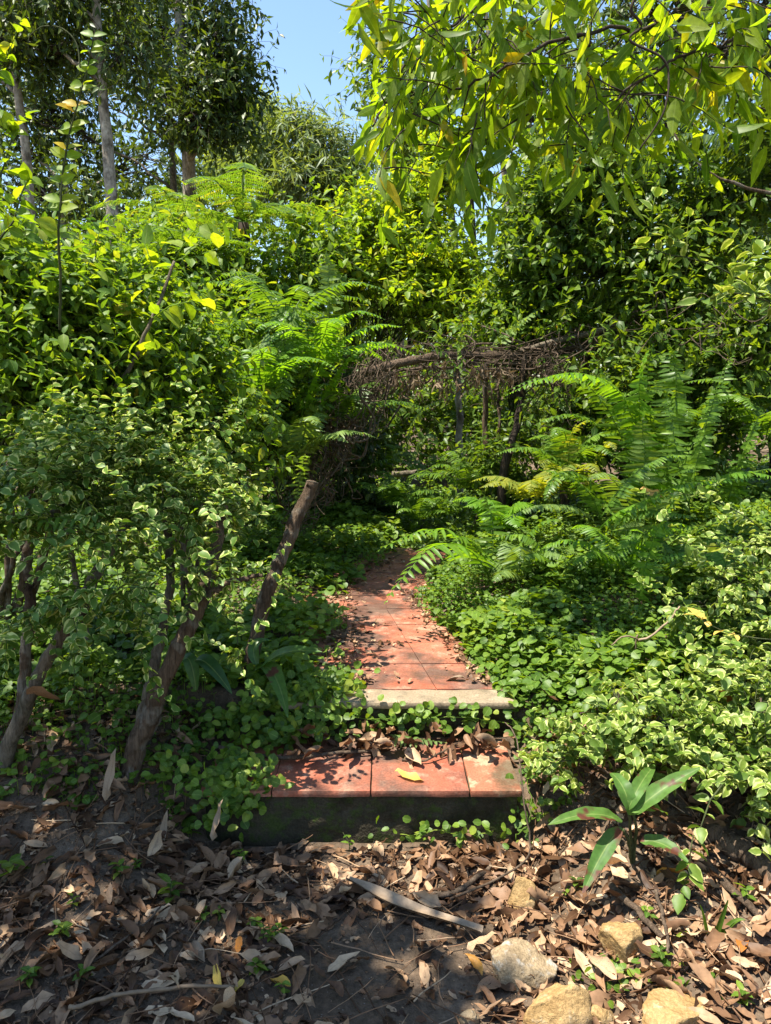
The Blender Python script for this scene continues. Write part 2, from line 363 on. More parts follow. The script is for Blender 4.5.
# tiled path: winding, three tile columns with real joints, kept as one paved surface
def path():
    g = Geo(); y = 2.90; row = 0
    def edge(y): return xL(y) - .22, xR(y) + .04
    grout_rows = []
    while y < 5.6:
        d = .30; y1 = y + d
        n = 3
        for k in range(n):
            v = []
            for (yy) in (y + .004, y1 - .004):
                a, b = edge(yy); off = (.0 if row % 2 == 0 else .5) / n
                fa = np.clip((k + 0) / n, 0, 1); fb = np.clip((k + 1) / n, 0, 1)
                v.append((a + (b - a) * fa + .002, a + (b - a) * fb - .002))
            z = .346 + R.normal(0, .0008) ; t = R.normal(0, .0012)
            (a0, b0), (a1, b1) = v
            top = [(a0, y + .004, z), (b0, y + .004, z + t), (b1, y1 - .004, z + t), (a1, y1 - .004, z)]
            bot = [(p[0], p[1], .30) for p in top]
            V = np.array(bot + top)
            g.add(V, [4, 5, 6, 7, 0, 1, 5, 4, 1, 2, 6, 5, 2, 3, 7, 6, 3, 0, 4, 7], [4] * 5, m=0)
        y = y1; row += 1
    ys = np.linspace(2.89, 5.6, 60); e = np.array([edge(t) for t in ys])
    V = np.concatenate([np.stack([e[:, 0], ys, np.full(60, .340)], -1), np.stack([e[:, 1], ys, np.full(60, .340)], -1)])
    i = np.arange(59); q = np.stack([i, i + 60, i + 61, i + 1], -1).reshape(-1)
    g.add(V, q, np.full(59, 4), m=1)
    tag(g.build('path', [M['tile'], M['tile']], smooth=False), kind='structure')
path()

def rough_slab(x0, x1, y0, y1, z0, z1, nx, ny, nz, amp, seed, rad=.012):
    """box as a fine grid with worn, uneven faces and rounded edges"""
    import bmesh
    from mathutils import noise as mn, Vector
    bm = bmesh.new(); bmesh.ops.create_grid(bm, x_segments=1, y_segments=1, size=.5); bm.free()
    g = Geo()
    def face(o, u, v, nu, nv):
        s = np.linspace(0, 1, nu + 1); t = np.linspace(0, 1, nv + 1); S, T = np.meshgrid(s, t)
        P = np.array(o)[None, None] + S[..., None] * np.array(u) + T[..., None] * np.array(v)
        P = P.reshape(-1, 3); c = np.array([(x0 + x1) / 2, (y0 + y1) / 2, (z0 + z1) / 2]); h = np.array([(x1 - x0), (y1 - y0), (z1 - z0)]) / 2
        q = P - c; inner = np.clip(q, -(h - rad), h - rad); dlt = q - inner; ln = np.linalg.norm(dlt, axis=1, keepdims=True)
        q = inner + np.where(ln > 1e-9, dlt / np.maximum(ln, 1e-9) * np.minimum(ln, rad), 0); P = c + q
        nn = np.array([mn.noise(Vector((p * 9 + seed).tolist())) + .5 * mn.noise(Vector((p * 25 + seed).tolist())) for p in P])
        P = P + unit(q / h) * (nn * amp)[:, None]
        idx = np.arange((nu + 1) * (nv + 1)).reshape(nv + 1, nu + 1)
        g.add(P, np.stack([idx[:-1, :-1], idx[:-1, 1:], idx[1:, 1:], idx[1:, :-1]], -1).reshape(-1), np.full(nu * nv, 4))
    X, Y, Z = x1 - x0, y1 - y0, z1 - z0
    face((x0, y0, z0), (X, 0, 0), (0, 0, Z), nx, nz); face((x0, y0, z1), (X, 0, 0), (0, Y, 0), nx, ny)
    face((x0, y1, z0), (0, -Y, 0), (0, 0, Z), ny, nz); face((x1, y0, z0), (0, Y, 0), (0, 0, Z), ny, nz)
    face((x1, y1, z0), (-X, 0, 0), (0, 0, Z), nx, nz)
    return g

t = thing('concrete_step', 'lower step with red tiled tread, dark mossy front and dry leaves heaped behind', 'step', (-.07, 2.4, 0))
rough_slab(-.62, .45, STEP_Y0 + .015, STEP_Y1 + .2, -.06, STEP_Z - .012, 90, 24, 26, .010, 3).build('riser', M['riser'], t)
for (a, b) in ((-.63, -.388), (-.385, -.052), (-.048, .284), (.288, .462)):
    g = rough_slab(a, b, STEP_Y0, STEP_Y1 + .0, STEP_Z - .024, STEP_Z, 28, 26, 3, .003, a * 7, .004); g.build('tread_tile', M['tileworn'] if a > .2 else M['tile'], t)
t = thing('concrete_step', 'upper step with bare pale concrete edge across the end of the long tiled path', 'step', (.1, 2.8, .2))
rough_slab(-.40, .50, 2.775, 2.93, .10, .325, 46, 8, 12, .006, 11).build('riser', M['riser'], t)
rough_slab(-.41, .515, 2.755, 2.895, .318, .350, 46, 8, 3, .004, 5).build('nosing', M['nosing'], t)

# ------------------------------------------------------------------ generic plants
def bez(p0, p1, p2, k, p3=None):
    t = np.linspace(0, 1, k)[:, None]
    p0, p1, p2 = map(np.asarray, (p0, p1, p2))
    return (1 - t) ** 2 * p0 + 2 * t * (1 - t) * p1 + t * t * p2
def wob(P, amp):
    n = len(P); a = np.cumsum(R.normal(0, 1, (n, 3)), 0); a -= np.linspace(0, 1, n)[:, None] * a[-1]; a -= a[0]
    return P + a * amp / max(1, n ** .5)
def smooth_poly(pts, k):
    pts = np.asarray(pts, float); n = len(pts)
    t = np.linspace(0, n - 1, k); i = np.minimum(t.astype(int), n - 2); f = (t - i)[:, None]
    p = lambda j: pts[np.clip(j, 0, n - 1)]
    a, b, c, d = p(i - 1), p(i), p(i + 1), p(i + 2)
    return .5 * ((2 * b) + (c - a) * f + (2 * a - 5 * b + 4 * c - d) * f ** 2 + (-a + 3 * b - 3 * c + d) * f ** 3)

def grow(org, dirs, length, K, wander=.25, grav=.0):
    N = len(org); P = [org]; d = unit(dirs); st = (np.broadcast_to(length, (N,)) / (K - 1))[:, None]
    for _ in range(K - 1):
        d = unit(d + R.normal(0, wander, (N, 3)) + np.array([0, 0, -grav])); P.append(P[-1] + d * st)
    return np.stack(P, 1)

def leaf_on(g, P, tplt, L, Wd, per=2, ang=60, droop=.2, flat=.8, jit=.35, skip=1, lvar=.25, bias=None, face=None, opposite=False):
    N, K, _ = P.shape; T = unit(np.gradient(P, axis=1))[:, skip:]; Q = P[:, skip:]
    T = np.repeat(T[:, :, None], per, 2).reshape(-1, 3); Q = np.repeat(Q[:, :, None], per, 2).reshape(-1, 3); n = len(Q)
    if opposite:
        side = unit(np.cross(T, np.array([0, 0, 1.])) + 1e-6)
        sg = np.tile([1, -1], n // 2 + 1)[:n][:, None]
        perp = unit(side * sg + R.normal(0, .3, (n, 3)))
    else: perp = unit(np.cross(T, R.normal(0, 1, (n, 3))))
    a = np.radians(R.normal(ang, 12, n))[:, None]
    d = unit(T * np.cos(a) + perp * np.sin(a) + np.array([0, 0, -droop]) + R.normal(0, jit * .5, (n, 3)))
    up = np.array([0, 0, 1.]) if face is None else np.asarray(face, float)
    nr = unit(up * flat + R.normal(0, jit, (n, 3)) + perp * .15 + T * (1 - flat))
    l = L * np.clip(R.normal(1, lvar, n), .4, 1.6)
    rr = np.clip(R.random(n) * .85 + np.repeat(R.random(N), (K - skip) * per) * .15 + (0 if bias is None else bias), 0, 1)
    g.leaves(tplt, Q, d, nr, l, l * (Wd / L) * np.clip(R.normal(1, .1, n), .7, 1.3), rr)

def in_ell(n, c, r, shell=.5):
    d = unit(R.normal(0, 1, (n, 3))); s = R.random(n)[:, None] ** (1 / 3.) ; s = np.maximum(s, R.random(n)[:, None] * shell + (1 - 1) )
    return c + d * s * r, d

def clump(px, py, Y, rx, ry, rd=None, wt=1.0):
    c = Wp(px, py, Y); s = Y / F_PX
    return c, np.array([rx * s, (rd if rd else (rx + ry) / 2 * s), ry * s]), wt

LEAFCOUNT = [0]
def plant(name, label, cat, base, clumps, leaf, L, Wd, ntw, tlen, tpln=OVATE, K=7, per=2, bark='bark', tw='stem', r0=.02, r1=.006, trunk=None, trunk_r=.1,
          up=.35, wander=.22, grav=.02, ang=58, droop=.2, flat=.8, jit=.35, foliage='foliage', group=None, bias=None, conn=.7, stems=True, opposite=False, face=None, trunk_bark=None, sag=0):
    """clumps: list of (centre, radii[, weight]); trunk: polyline or None (stems from the base)"""
    base = np.asarray(base, float)
    root = thing(name, label, cat, base, group)
    g = Geo(); tg = Geo()
    if trunk is not None:
        P = smooth_poly(trunk, 26); P = wob(P, trunk_r * .35); k = len(P)
        rad = trunk_r * (1 - .55 * np.linspace(0, 1, k)) ; rad[:2] *= [1.5, 1.15]
        rad = rad * (1 + R.normal(0, .03, k))
        gg = Geo(); gg.tubes(P, rad, 14); trk = gg.build('trunk', M[trunk_bark or bark], root)
    for c in clumps:
        cc, rr = c[0], c[1]; wgt = c[2] if len(c) > 2 else 1
        n = max(4, int(ntw * wgt))
        if stems:
            if trunk is not None:
                j = int(np.argmin(np.abs(P[:, 2] - (cc[2] - .5 * np.linalg.norm((cc - P[-1])[:2]) - rr[2] * .3)))); s0 = P[min(j, k - 2)]; rs = min(rad[j] * .55, trunk_r * .4)
            else: s0 = base + np.array([R.normal(0, .05), R.normal(0, .05), -.03]); rs = r0
            midp = (s0 + cc) / 2 + np.array([0, 0, .12 * np.linalg.norm(cc - s0)]) * (1 if trunk is not None else .6) + R.normal(0, .06, 3) * np.linalg.norm(cc - s0)
            S = wob(bez(s0, midp, cc + np.array([0, 0, rr[2] * .3]), 14), .05 * np.linalg.norm(cc - s0))
            gg = Geo(); gg.tubes(S, np.linspace(rs, max(r1, rs * .3), 14), 7); lb = gg.build('limb' if trunk is not None else 'stem', M[bark], root); lb.parent = trk if trunk is not None else root
        rr = np.maximum(rr * .4, rr - tlen * .5); o, d = in_ell(n, cc, rr)
        dirs = d * .7 + np.array([0, 0, up]) + R.normal(0, .45, (n, 3))
        tl = tlen * np.clip(R.normal(1, .3, n), .4, 1.7)
        TP = grow(o, dirs, tl, K, wander, grav)
        TP = TP[TP[:, :, 2].min(1) > terr(TP[:, 0, 0], TP[:, 0, 1]) + .02]
        if len(TP) == 0: continue
        tr = max(.0015, min(.01, tlen * .008))
        tg.tubes(TP, np.linspace(tr, tr * .4, K)[None], 3, cap=False)
        if conn > 0 and stems:
            sel = R.random(len(TP)) < conn; a = TP[sel, 0]; b0 = S[R.integers(7, 14, len(a))]
            tt = np.linspace(0, 1, 5)[None, :, None]; C = b0[:, None] * (1 - tt) + a[:, None] * tt
            C = C + np.sin(tt * math.pi) * R.normal(0, .08, (len(a), 1, 3)) * np.linalg.norm(a - b0, axis=1)[:, None, None]
            tg.tubes(C, np.linspace(tr * 2, tr, 5)[None], 4, cap=False)
        leaf_on(g, TP, tpln, L, Wd, per, ang, droop, flat, jit, 1, .25, bias, face, opposite)
    LEAFCOUNT[0] += sum(len(v) for v in g.V)
    g.build(foliage, M[leaf], root)
    tg.build('twigs', M[tw], root)
    return root

# ------------------------------------------------------------------ ferns
def frond_geo(P, width, npin, pw=.17, droop=.25, taper_base=.12, rr=.0035, bi=0, fwd=.25):
    """P: rachis polyline (K,3); pinnae along both sides"""
    g = Geo(); K = len(P)
    g.tubes(P, np.linspace(rr, rr * .3, K)[None], 4, r=.3)
    t = np.linspace(.06, .995, npin); i = t * (K - 1); j = np.minimum(i.astype(int), K - 2); f = (i - j)[:, None]
    Q = P[j] * (1 - f) + P[j + 1] * f; T = unit(P[j + 1] - P[j])
    side = unit(np.cross(T, np.array([0, 0, 1.])) + np.array([1e-5, 0, 0]))
    for a in range(1, len(side)):                                      # keep sides continuous
        if (side[a] * side[a - 1]).sum() < 0: side[a] = -side[a]
    up = np.cross(side, T)
    prof = np.minimum(1, (t / taper_base) ** .7) * np.clip(1 - t, 0, 1) ** .62 * 1.12; prof = np.clip(prof, .05, 1)
    for sg in (1, -1):
        q = Q + T * (.5 / npin * np.linalg.norm(P[-1] - P[0]) * (sg > 0)) * .6
        n = len(q); d = side * sg + T * fwd + up * .10 - np.array([0, 0, droop]) + R.normal(0, .09, (n, 3))
        l = width * prof * R.normal(1, .07, n) * (R.random(n) > .03)
        l = np.maximum(l, .004)
        nr = up + R.normal(0, .15, (n, 3))
        if not bi: g.leaves(PINNA, q, d, nr, l, np.clip(width * pw * (.5 + .5 * prof), .003, 1), np.clip(R.normal(.5, .25, n), 0, 1))
        else:
            m = bi; s = np.linspace(.06, .97, m); dd = unit(d)
            QQ = q[:, None] + dd[:, None] * (l[:, None] * s[None])[..., None] - np.array([0, 0, 1.]) * (droop * .6 * l[:, None] * s[None] ** 2)[..., None]
            x = unit(np.cross(dd, nr)); lw = (width * pw * (.5 + .5 * prof))[:, None] * (1 - s[None] ** 2 * .75)
            for s2 in (1, -1):
                D = (x * s2)[:, None] + dd[:, None] * .45 + R.normal(0, .08, (n, m, 3)); NR = np.broadcast_to(nr[:, None], D.shape)
                g.leaves(SIMPLE, QQ.reshape(-1, 3), D.reshape(-1, 3), NR.reshape(-1, 3), lw.ravel(), lw.ravel() * .34, np.repeat(np.clip(R.normal(.5, .25, n), 0, 1), m))
    return g
def fern(label, fronds, mat='fern', width=.075, npin=44, base=None, name='fern', group=None, **kw):
    """fronds: list of (base, control, tip[, mat[, width]])"""
    b = np.mean([f[0] for f in fronds], 0) if base is None else np.asarray(base)
    root = thing(name, label, 'fern', b, group)
    for f in fronds:
        P = wob(bez(f[0], f[1], f[2], 22), .02 * np.linalg.norm(np.asarray(f[2]) - f[0]))
        frond_geo(P, f[4] if len(f) > 4 and f[4] else width, npin, **kw).build('frond', M[f[3] if len(f) > 3 and f[3] else mat], root)
    return root
def rosette(c, n, length, elev=(35, 75), spread=1.0, az0=0, az1=2 * math.pi, mats=None):
    out = []
    for k in range(n):
        a = az0 + (az1 - az0) * (k + R.random() * .7) / n; e = math.radians(R.uniform(*elev)); l = length * R.uniform(.75, 1.15)
        h = np.array([math.cos(a), math.sin(a), 0]); ctl = c + h * math.cos(e) * l * .55 + np.array([0, 0, math.sin(e) * l * .75])
        tip = c + h * l * (.55 + .45 * math.cos(e)) * spread + np.array([0, 0, l * (math.sin(e) * .75 - .28)])
        out.append((c + h * .02, ctl, tip) + ((mats[R.integers(len(mats))],) if mats else ()))
    return out

# ================================================================== FAR FOREST
def tall(label, pxs, Y, r, crown, leaf='dark', L=.16, Wd=.06, ntw=70, tlen=.8, bark='barkgrey', top=3, name='tall_tree', group='tall trees at the back', r_tw=None, **kw):
    """pxs: pixel points of the trunk, bottom first; crown clumps in pixel terms at their own depth"""
    a = Wp(*pxs[0], Y); b = on(a[0] + (a[0] - Wp(*pxs[-1], Y)[0]) * .25, Y); b[2] -= .2
    tr = [b] + [Wp(*p, Y) for p in pxs]
    e = tr[-1] - tr[-2]; e = e / e[2] * top; tr.append(tr[-1] + e)
    cl = [clump(*c) for c in crown]
    return plant(name, label, 'tree', b, cl, leaf, L, Wd, ntw, tlen, SIMPLE, K=6, per=2, bark=bark, tw='barkdark', trunk=tr, trunk_r=r, up=.15, wander=.3, grav=.08, droop=.45, flat=.55, jit=.55, foliage='crown', group=group, conn=.35, **kw)

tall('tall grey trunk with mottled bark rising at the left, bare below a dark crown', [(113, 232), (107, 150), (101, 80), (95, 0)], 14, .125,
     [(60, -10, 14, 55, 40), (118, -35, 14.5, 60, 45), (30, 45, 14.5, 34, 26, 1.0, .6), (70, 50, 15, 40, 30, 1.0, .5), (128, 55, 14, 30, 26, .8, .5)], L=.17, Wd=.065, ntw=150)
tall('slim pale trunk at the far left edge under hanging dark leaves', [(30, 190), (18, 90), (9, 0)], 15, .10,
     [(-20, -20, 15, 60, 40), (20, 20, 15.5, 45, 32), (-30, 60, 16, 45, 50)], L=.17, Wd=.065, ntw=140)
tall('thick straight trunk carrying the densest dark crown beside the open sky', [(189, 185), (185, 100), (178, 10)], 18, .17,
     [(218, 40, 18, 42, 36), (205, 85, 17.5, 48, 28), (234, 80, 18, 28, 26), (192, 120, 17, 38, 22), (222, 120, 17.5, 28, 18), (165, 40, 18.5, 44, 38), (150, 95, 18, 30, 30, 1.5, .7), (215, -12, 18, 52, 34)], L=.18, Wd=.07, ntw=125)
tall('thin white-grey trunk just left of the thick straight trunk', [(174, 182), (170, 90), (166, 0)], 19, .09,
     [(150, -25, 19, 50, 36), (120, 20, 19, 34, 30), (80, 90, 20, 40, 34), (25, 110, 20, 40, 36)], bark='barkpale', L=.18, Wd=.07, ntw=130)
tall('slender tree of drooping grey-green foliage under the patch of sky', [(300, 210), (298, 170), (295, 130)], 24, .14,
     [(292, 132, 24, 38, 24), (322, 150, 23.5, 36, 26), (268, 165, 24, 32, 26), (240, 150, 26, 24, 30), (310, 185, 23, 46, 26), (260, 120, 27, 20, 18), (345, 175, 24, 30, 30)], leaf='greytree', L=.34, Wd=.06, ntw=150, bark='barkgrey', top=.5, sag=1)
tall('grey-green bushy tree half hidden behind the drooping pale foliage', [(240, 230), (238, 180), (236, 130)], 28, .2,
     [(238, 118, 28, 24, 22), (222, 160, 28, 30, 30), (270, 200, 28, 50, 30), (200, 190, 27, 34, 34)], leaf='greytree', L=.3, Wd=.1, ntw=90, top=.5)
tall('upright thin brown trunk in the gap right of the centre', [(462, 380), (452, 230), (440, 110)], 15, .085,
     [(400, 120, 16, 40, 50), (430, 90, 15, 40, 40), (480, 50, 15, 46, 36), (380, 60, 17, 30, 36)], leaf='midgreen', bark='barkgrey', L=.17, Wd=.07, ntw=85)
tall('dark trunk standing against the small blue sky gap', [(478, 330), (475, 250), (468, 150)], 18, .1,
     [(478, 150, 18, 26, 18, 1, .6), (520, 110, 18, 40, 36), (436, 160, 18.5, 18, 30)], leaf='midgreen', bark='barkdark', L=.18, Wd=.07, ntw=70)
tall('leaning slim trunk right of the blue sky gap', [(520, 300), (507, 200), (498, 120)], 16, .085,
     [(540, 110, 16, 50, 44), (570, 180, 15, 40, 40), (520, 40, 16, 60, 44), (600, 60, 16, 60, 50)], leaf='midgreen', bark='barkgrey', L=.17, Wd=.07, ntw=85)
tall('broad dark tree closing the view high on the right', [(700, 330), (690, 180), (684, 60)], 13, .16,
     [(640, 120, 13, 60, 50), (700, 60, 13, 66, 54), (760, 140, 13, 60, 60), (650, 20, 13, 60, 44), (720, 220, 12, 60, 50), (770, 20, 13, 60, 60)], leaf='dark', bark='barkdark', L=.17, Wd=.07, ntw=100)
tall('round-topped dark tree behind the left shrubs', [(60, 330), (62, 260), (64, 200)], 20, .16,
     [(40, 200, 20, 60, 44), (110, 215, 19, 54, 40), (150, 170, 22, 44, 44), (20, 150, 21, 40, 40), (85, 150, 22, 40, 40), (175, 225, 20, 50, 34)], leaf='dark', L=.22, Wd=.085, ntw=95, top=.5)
tall('far mid-green tree filling the centre above the arch', [(400, 380), (400, 300), (398, 220)], 22, .15,
     [(380, 210, 22, 50, 36), (415, 290, 21, 44, 50), (360, 290, 21, 52, 48), (500, 345, 21, 44, 30), (340, 215, 23, 40, 40), (410, 160, 24, 30, 30)], leaf='midgreen', L=.24, Wd=.09, ntw=95, top=.5)
# the forest closing behind everything: too far and dense to count
def woods():
    g = Geo(); n = 9000
    a = np.radians(R.uniform(-46, 46, n)); d = R.uniform(30, 46, n); x = d * np.sin(a); y = d * np.cos(a)
    top = 6.0 + 2.0 * np.sin(x * .32) + 1.4 * np.sin(x * .9 + 1.3) + 1.0 * np.sin(x * 2.1)
    top = np.where((x / y > .105) & (x / y < .165), np.minimum(top, 3.2), top)
    z = terr(x, y) + R.random(n) ** .8 * np.maximum(1, top) * R.uniform(.85, 1.2, n)
    o = np.stack([x, y, z], -1); TP = grow(o, R.normal(0, 1, (n, 3)) + [0, 0, .4], 1.5, 5, .35, .05)
    leaf_on(g, TP, SIMPLE, .42, .17, 2, 60, .3, .5, .6)
    tag(g.build('woods', M['midgreen']), 'dense green forest closing the view far behind the path', 'forest', kind='stuff')
woods()

def undergrowth():
    g = Geo(); n = 8500; x = R.uniform(-13, 13, n); y = R.uniform(3.0, 24, n)
    clear = np.abs(x - xR(np.minimum(y, 8)) + .2) < np.where(y < 9, 3.0, 1.2); inside = np.abs(x) < .50 * y
    k = ~clear & ~(inside & (y < 9)); x, y = x[k], y[k]; n = len(x); side = np.abs(x) > .52 * y
    lump = .5 + .5 * np.sin(x * 1.1 + .6) * np.sin(y * .9 + 1.1)
    z = terr(x, y) + R.random(n) ** .9 * np.where(side, .5 + 2.1 * lump, .25 + .9 * lump)
    TP = grow(np.stack([x, y, z], -1), R.normal(0, 1, (n, 3)) + [0, 0, .5], R.uniform(.3, .7, n), 7, .25, .04); g.tubes(TP, np.full((1, 7), .003), 3, cap=False)
    leaf_on(g, TP, MID, .10, .05, 2, 60, .3, .6, .5)
    tag(g.build('undergrowth', M['midgreen']), 'low leafy undergrowth filling the forest floor between the trees', 'undergrowth', kind='stuff')
undergrowth()

# ================================================================== MIDDLE
plant('bushy_shrub', 'bright yellow-green bush in the sun above the middle of the dead vine arch', 'bush', on(-.45, 8.4),
      [clump(372, 235, 7.6, 46, 36), clump(425, 215, 7.8, 40, 34), clump(405, 265, 7.5, 62, 34), clump(445, 180, 8, 22, 34), clump(345, 275, 7.4, 40, 34), clump(450, 285, 7.8, 22, 30), clump(395, 310, 7.3, 70, 30), clump(455, 310, 7.5, 40, 26)],
      'yellowgreen', .075, .036, 110, .42, MID, K=8, up=.6, wander=.16, ang=50, r0=.014, conn=.4)
plant('bushy_shrub', 'dark leafy bush shading the far end of the tunnel under the arch', 'bush', on(.6, 10.2),
      [clump(430, 400, 10, 60, 30), clump(470, 430, 10, 50, 26), clump(390, 420, 9.6, 40, 40), clump(520, 410, 10, 50, 40), clump(420, 470, 9.5, 60, 26), clump(350, 380, 9.8, 50, 60)],
      'midgreen', .09, .045, 110, .5, MID, K=7, r0=.010, conn=.3)
plant('bushy_shrub', 'deep green bush left of the tunnel mouth behind the dead vines', 'bush', on(-.75, 7.4),
      [clump(325, 400, 7.2, 50, 46), clump(300, 460, 7, 44, 40), clump(350, 450, 7.5, 34, 46), clump(270, 420, 7.2, 40, 46), clump(355, 510, 7.4, 40, 26)],
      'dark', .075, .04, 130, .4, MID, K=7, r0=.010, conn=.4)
plant('bushy_shrub', 'tangled mixed green bush under the tree ferns, a few leaves yellow', 'bush', on(-1.7, 6.4),
      [clump(185, 270, 6.3, 50, 34), clump(240, 290, 6.4, 44, 36), clump(140, 300, 6.2, 46, 40), clump(300, 300, 6.6, 40, 40), clump(215, 335, 6.1, 60, 34), clump(310, 260, 6.9, 36, 30), clump(140, 275, 6.8, 34, 20)],
      'green', .075, .036, 120, .42, MID, K=7, r0=.03, conn=.5)
plant('bushy_shrub', 'mid-green leafy bush in half shade below the tree ferns', 'bush', on(-1.35, 5.3),
      [clump(200, 385, 5.2, 60, 40), clump(265, 360, 5.3, 44, 40), clump(290, 420, 5.2, 40, 40), clump(225, 440, 5.0, 50, 34), clump(140, 370, 5.2, 40, 40)],
      'green', .062, .034, 140, .34, MID, K=7, r0=.022, conn=.5)
# right-hand thicket
plant('small_tree', 'spreading small-leaved tree crowding the upper right above the ferns', 'tree', on(2.0, 6.4),
      [clump(560, 220, 6.3, 54, 44), clump(630, 190, 6.2, 60, 44), clump(700, 230, 6.0, 60, 44), clump(600, 270, 6.1, 60, 34), clump(535, 270, 6.6, 26, 34), clump(680, 285, 5.9, 54, 30), clump(750, 190, 6.2, 44, 44), clump(580, 160, 6.6, 50, 30), clump(530, 215, 6.9, 16, 20)],
      'midgreen', .075, .04, 150, .45, MID, K=7, bark='barkdark', trunk=[on(2.0, 6.4), Wp(640, 380, 6.3), Wp(628, 300, 6.2), Wp(640, 220, 6.2)], trunk_r=.06, conn=.4)
plant('bushy_shrub', 'sunlit light-green bush between the arch and the right ferns', 'bush', on(1.1, 6.9),
      [clump(505, 318, 6.8, 30, 18), clump(540, 315, 6.6, 40, 24), clump(600, 320, 6.4, 50, 22), clump(520, 345, 6.9, 30, 16)],
      'green', .06, .03, 130, .36, MID, K=7, r0=.022, conn=.4, up=.5)
plant('bushy_shrub', 'shaded bush filling the gap behind the tall right ferns', 'bush', on(2.3, 5.7),
      [clump(640, 400, 5.6, 60, 40), clump(720, 380, 5.4, 60, 44), clump(580, 440, 5.8, 44, 34), clump(700, 450, 5.4, 60, 30), clump(770, 330, 5.3, 40, 50), clump(660, 335, 5.7, 40, 26)],
      'midgreen', .07, .036, 120, .4, MID, K=7, r0=.024, conn=.5)
plant('bushy_shrub', 'low leafy bush right of the tunnel with sunlit upper leaves', 'bush', on(.85, 6.6),
      [clump(488, 478, 6.5, 30, 16), clump(520, 485, 6.2, 46, 26), clump(510, 445, 6.8, 30, 18)],
      'midgreen', .06, .032, 120, .34, MID, K=7, r0=.018, conn=.4, up=.5)

# tree ferns
def tree_fern(label, c, n, length, trunk_base, mat):
    root = thing('tree_fern', label, 'tree fern', trunk_base, 'tree ferns')
    P = wob(smooth_poly([trunk_base, (np.asarray(trunk_base) + c) / 2 + [.05, 0, 0], c], 18), .05)
    g = Geo(); g.tubes(P, np.linspace(.075, .05, 18)[None] * (1 + R.normal(0, .08, 18)), 10); g.build('trunk', M['barkdark'], root)
    for f in rosette(np.asarray(c), n, length, (4, 30)):
        Q = bez(f[0], f[1], f[2], 24)
        frond_geo(Q, length * .25, 22, .20, .25, .35, .007, 13).build('frond', M[mat], root)
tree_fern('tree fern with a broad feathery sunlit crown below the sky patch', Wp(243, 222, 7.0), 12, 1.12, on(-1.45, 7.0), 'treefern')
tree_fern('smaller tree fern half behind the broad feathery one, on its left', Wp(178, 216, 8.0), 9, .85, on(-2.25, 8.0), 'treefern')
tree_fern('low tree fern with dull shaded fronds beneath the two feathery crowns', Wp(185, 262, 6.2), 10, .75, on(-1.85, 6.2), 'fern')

# palm in the dark upper right
root = thing('palm', 'dark palm with narrow drooping leaflets at the upper right edge', 'palm', on(3.05, 5.8))
pt = Wp(775, 190, 5.8); g = Geo(); g.tubes(wob(smooth_poly([on(3.05, 5.8), (on(3.05, 5.8) + pt) / 2, pt], 14), .04), np.full((1, 14), .05), 9); g.build('trunk', M['barkdark'], root)
for f in rosette(pt, 11, 1.1, (10, 70)):
    frond_geo(bez(f[0], f[1], f[2], 20), .34, 34, .085, .55, .2, .007).build('frond', M['dark'], root)

# ================================================================== DEAD VINE ARCH
root = thing('vine_arch', 'arch of grey dead vines and branches sagging over the path', 'arch', on(-.2, 6.0))
def poly(pts, k=24, am=.02): return wob(smooth_poly([Wp(*p) for p in pts], k), am)
g = Geo(); g.tubes(poly([(365, 372, 5.6), (400, 360, 5.6), (440, 352, 5.7), (490, 352, 6.0), (550, 352, 6.1), (600, 336, 6.1), (645, 312, 6.1)], 40, .03), np.linspace(.034, .022, 40)[None] * (1 + R.normal(0, .08, 40)), 8); g.build('branch', M['log'], root)
g = Geo(); g.tubes(poly([(360, 372, 5.7), (420, 366, 5.75), (480, 360, 5.9), (540, 366, 6.0)], 30, .04), np.linspace(.014, .01, 30)[None], 6); g.build('branch', M['twig'], root)
g = Geo(); g.tubes(poly([(520, 350, 6.0), (600, 330, 5.9), (637, 314, 5.8)], 24, .02), np.linspace(.02, .03, 24)[None], 7); g.build('branch', M['barkpale'], root)
g = Geo()
def vines(n, pa, pb, spread, rad, sagr=(.05, .35)):
    for _ in range(n):
        t = R.random(); s = np.array(pa) * (1 - t) + np.array(pb) * t
        a = Wp(*s) + R.normal(0, 1, 3) * spread; t2 = np.clip(t + R.normal(0, .3), 0, 1); s2 = np.array(pa) * (1 - t2) + np.array(pb) * t2
        b = Wp(*s2) + R.normal(0, 1, 3) * spread; m = (a + b) / 2 - [0, 0, R.uniform(*sagr)]
        Q = smooth_poly(wob(bez(a, m, b, 5), R.uniform(.05, .16)), 18); r_ = rad[0] * .6 + (rad[1] * 1.25 - rad[0] * .6) * R.random() ** 2.2; g.tubes(Q, np.linspace(r_, r_ * R.uniform(.4, 1), 18)[None], 5, cap=False)
vines(120, (372, 362, 5.8), (600, 345, 6.0), (.07, .2, .065), (.0016, .008), (-.12, .2))
vines(40, (400, 358, 5.8), (560, 352, 6.0), (.06, .2, .05), (.003, .006), (.1, .35))
vines(190, (385, 362, 5.7), (322, 440, 5.5), (.07, .2, .09), (.0018, .005), (-.15, .3))
vines(120, (335, 400, 5.6), (300, 510, 5.3), (.1, .2, .1), (.003, .007))
vines(80, (540, 355, 6.0), (660, 320, 6.0), (.10, .2, .07), (.003, .007), (-.1, .2))
vines(75, (392, 362, 5.4), (338, 455, 4.9), (.07, .14, .08), (.0016, .007), (-.12, .28))
vines(35, (335, 400, 4.95), (318, 500, 4.7), (.06, .12, .08), (.0016, .004), (-.1, .2))
vines(60, (548, 360, 5.6), (572, 430, 5.8), (.05, .12, .05), (.0018, .004), (-.05, .1))
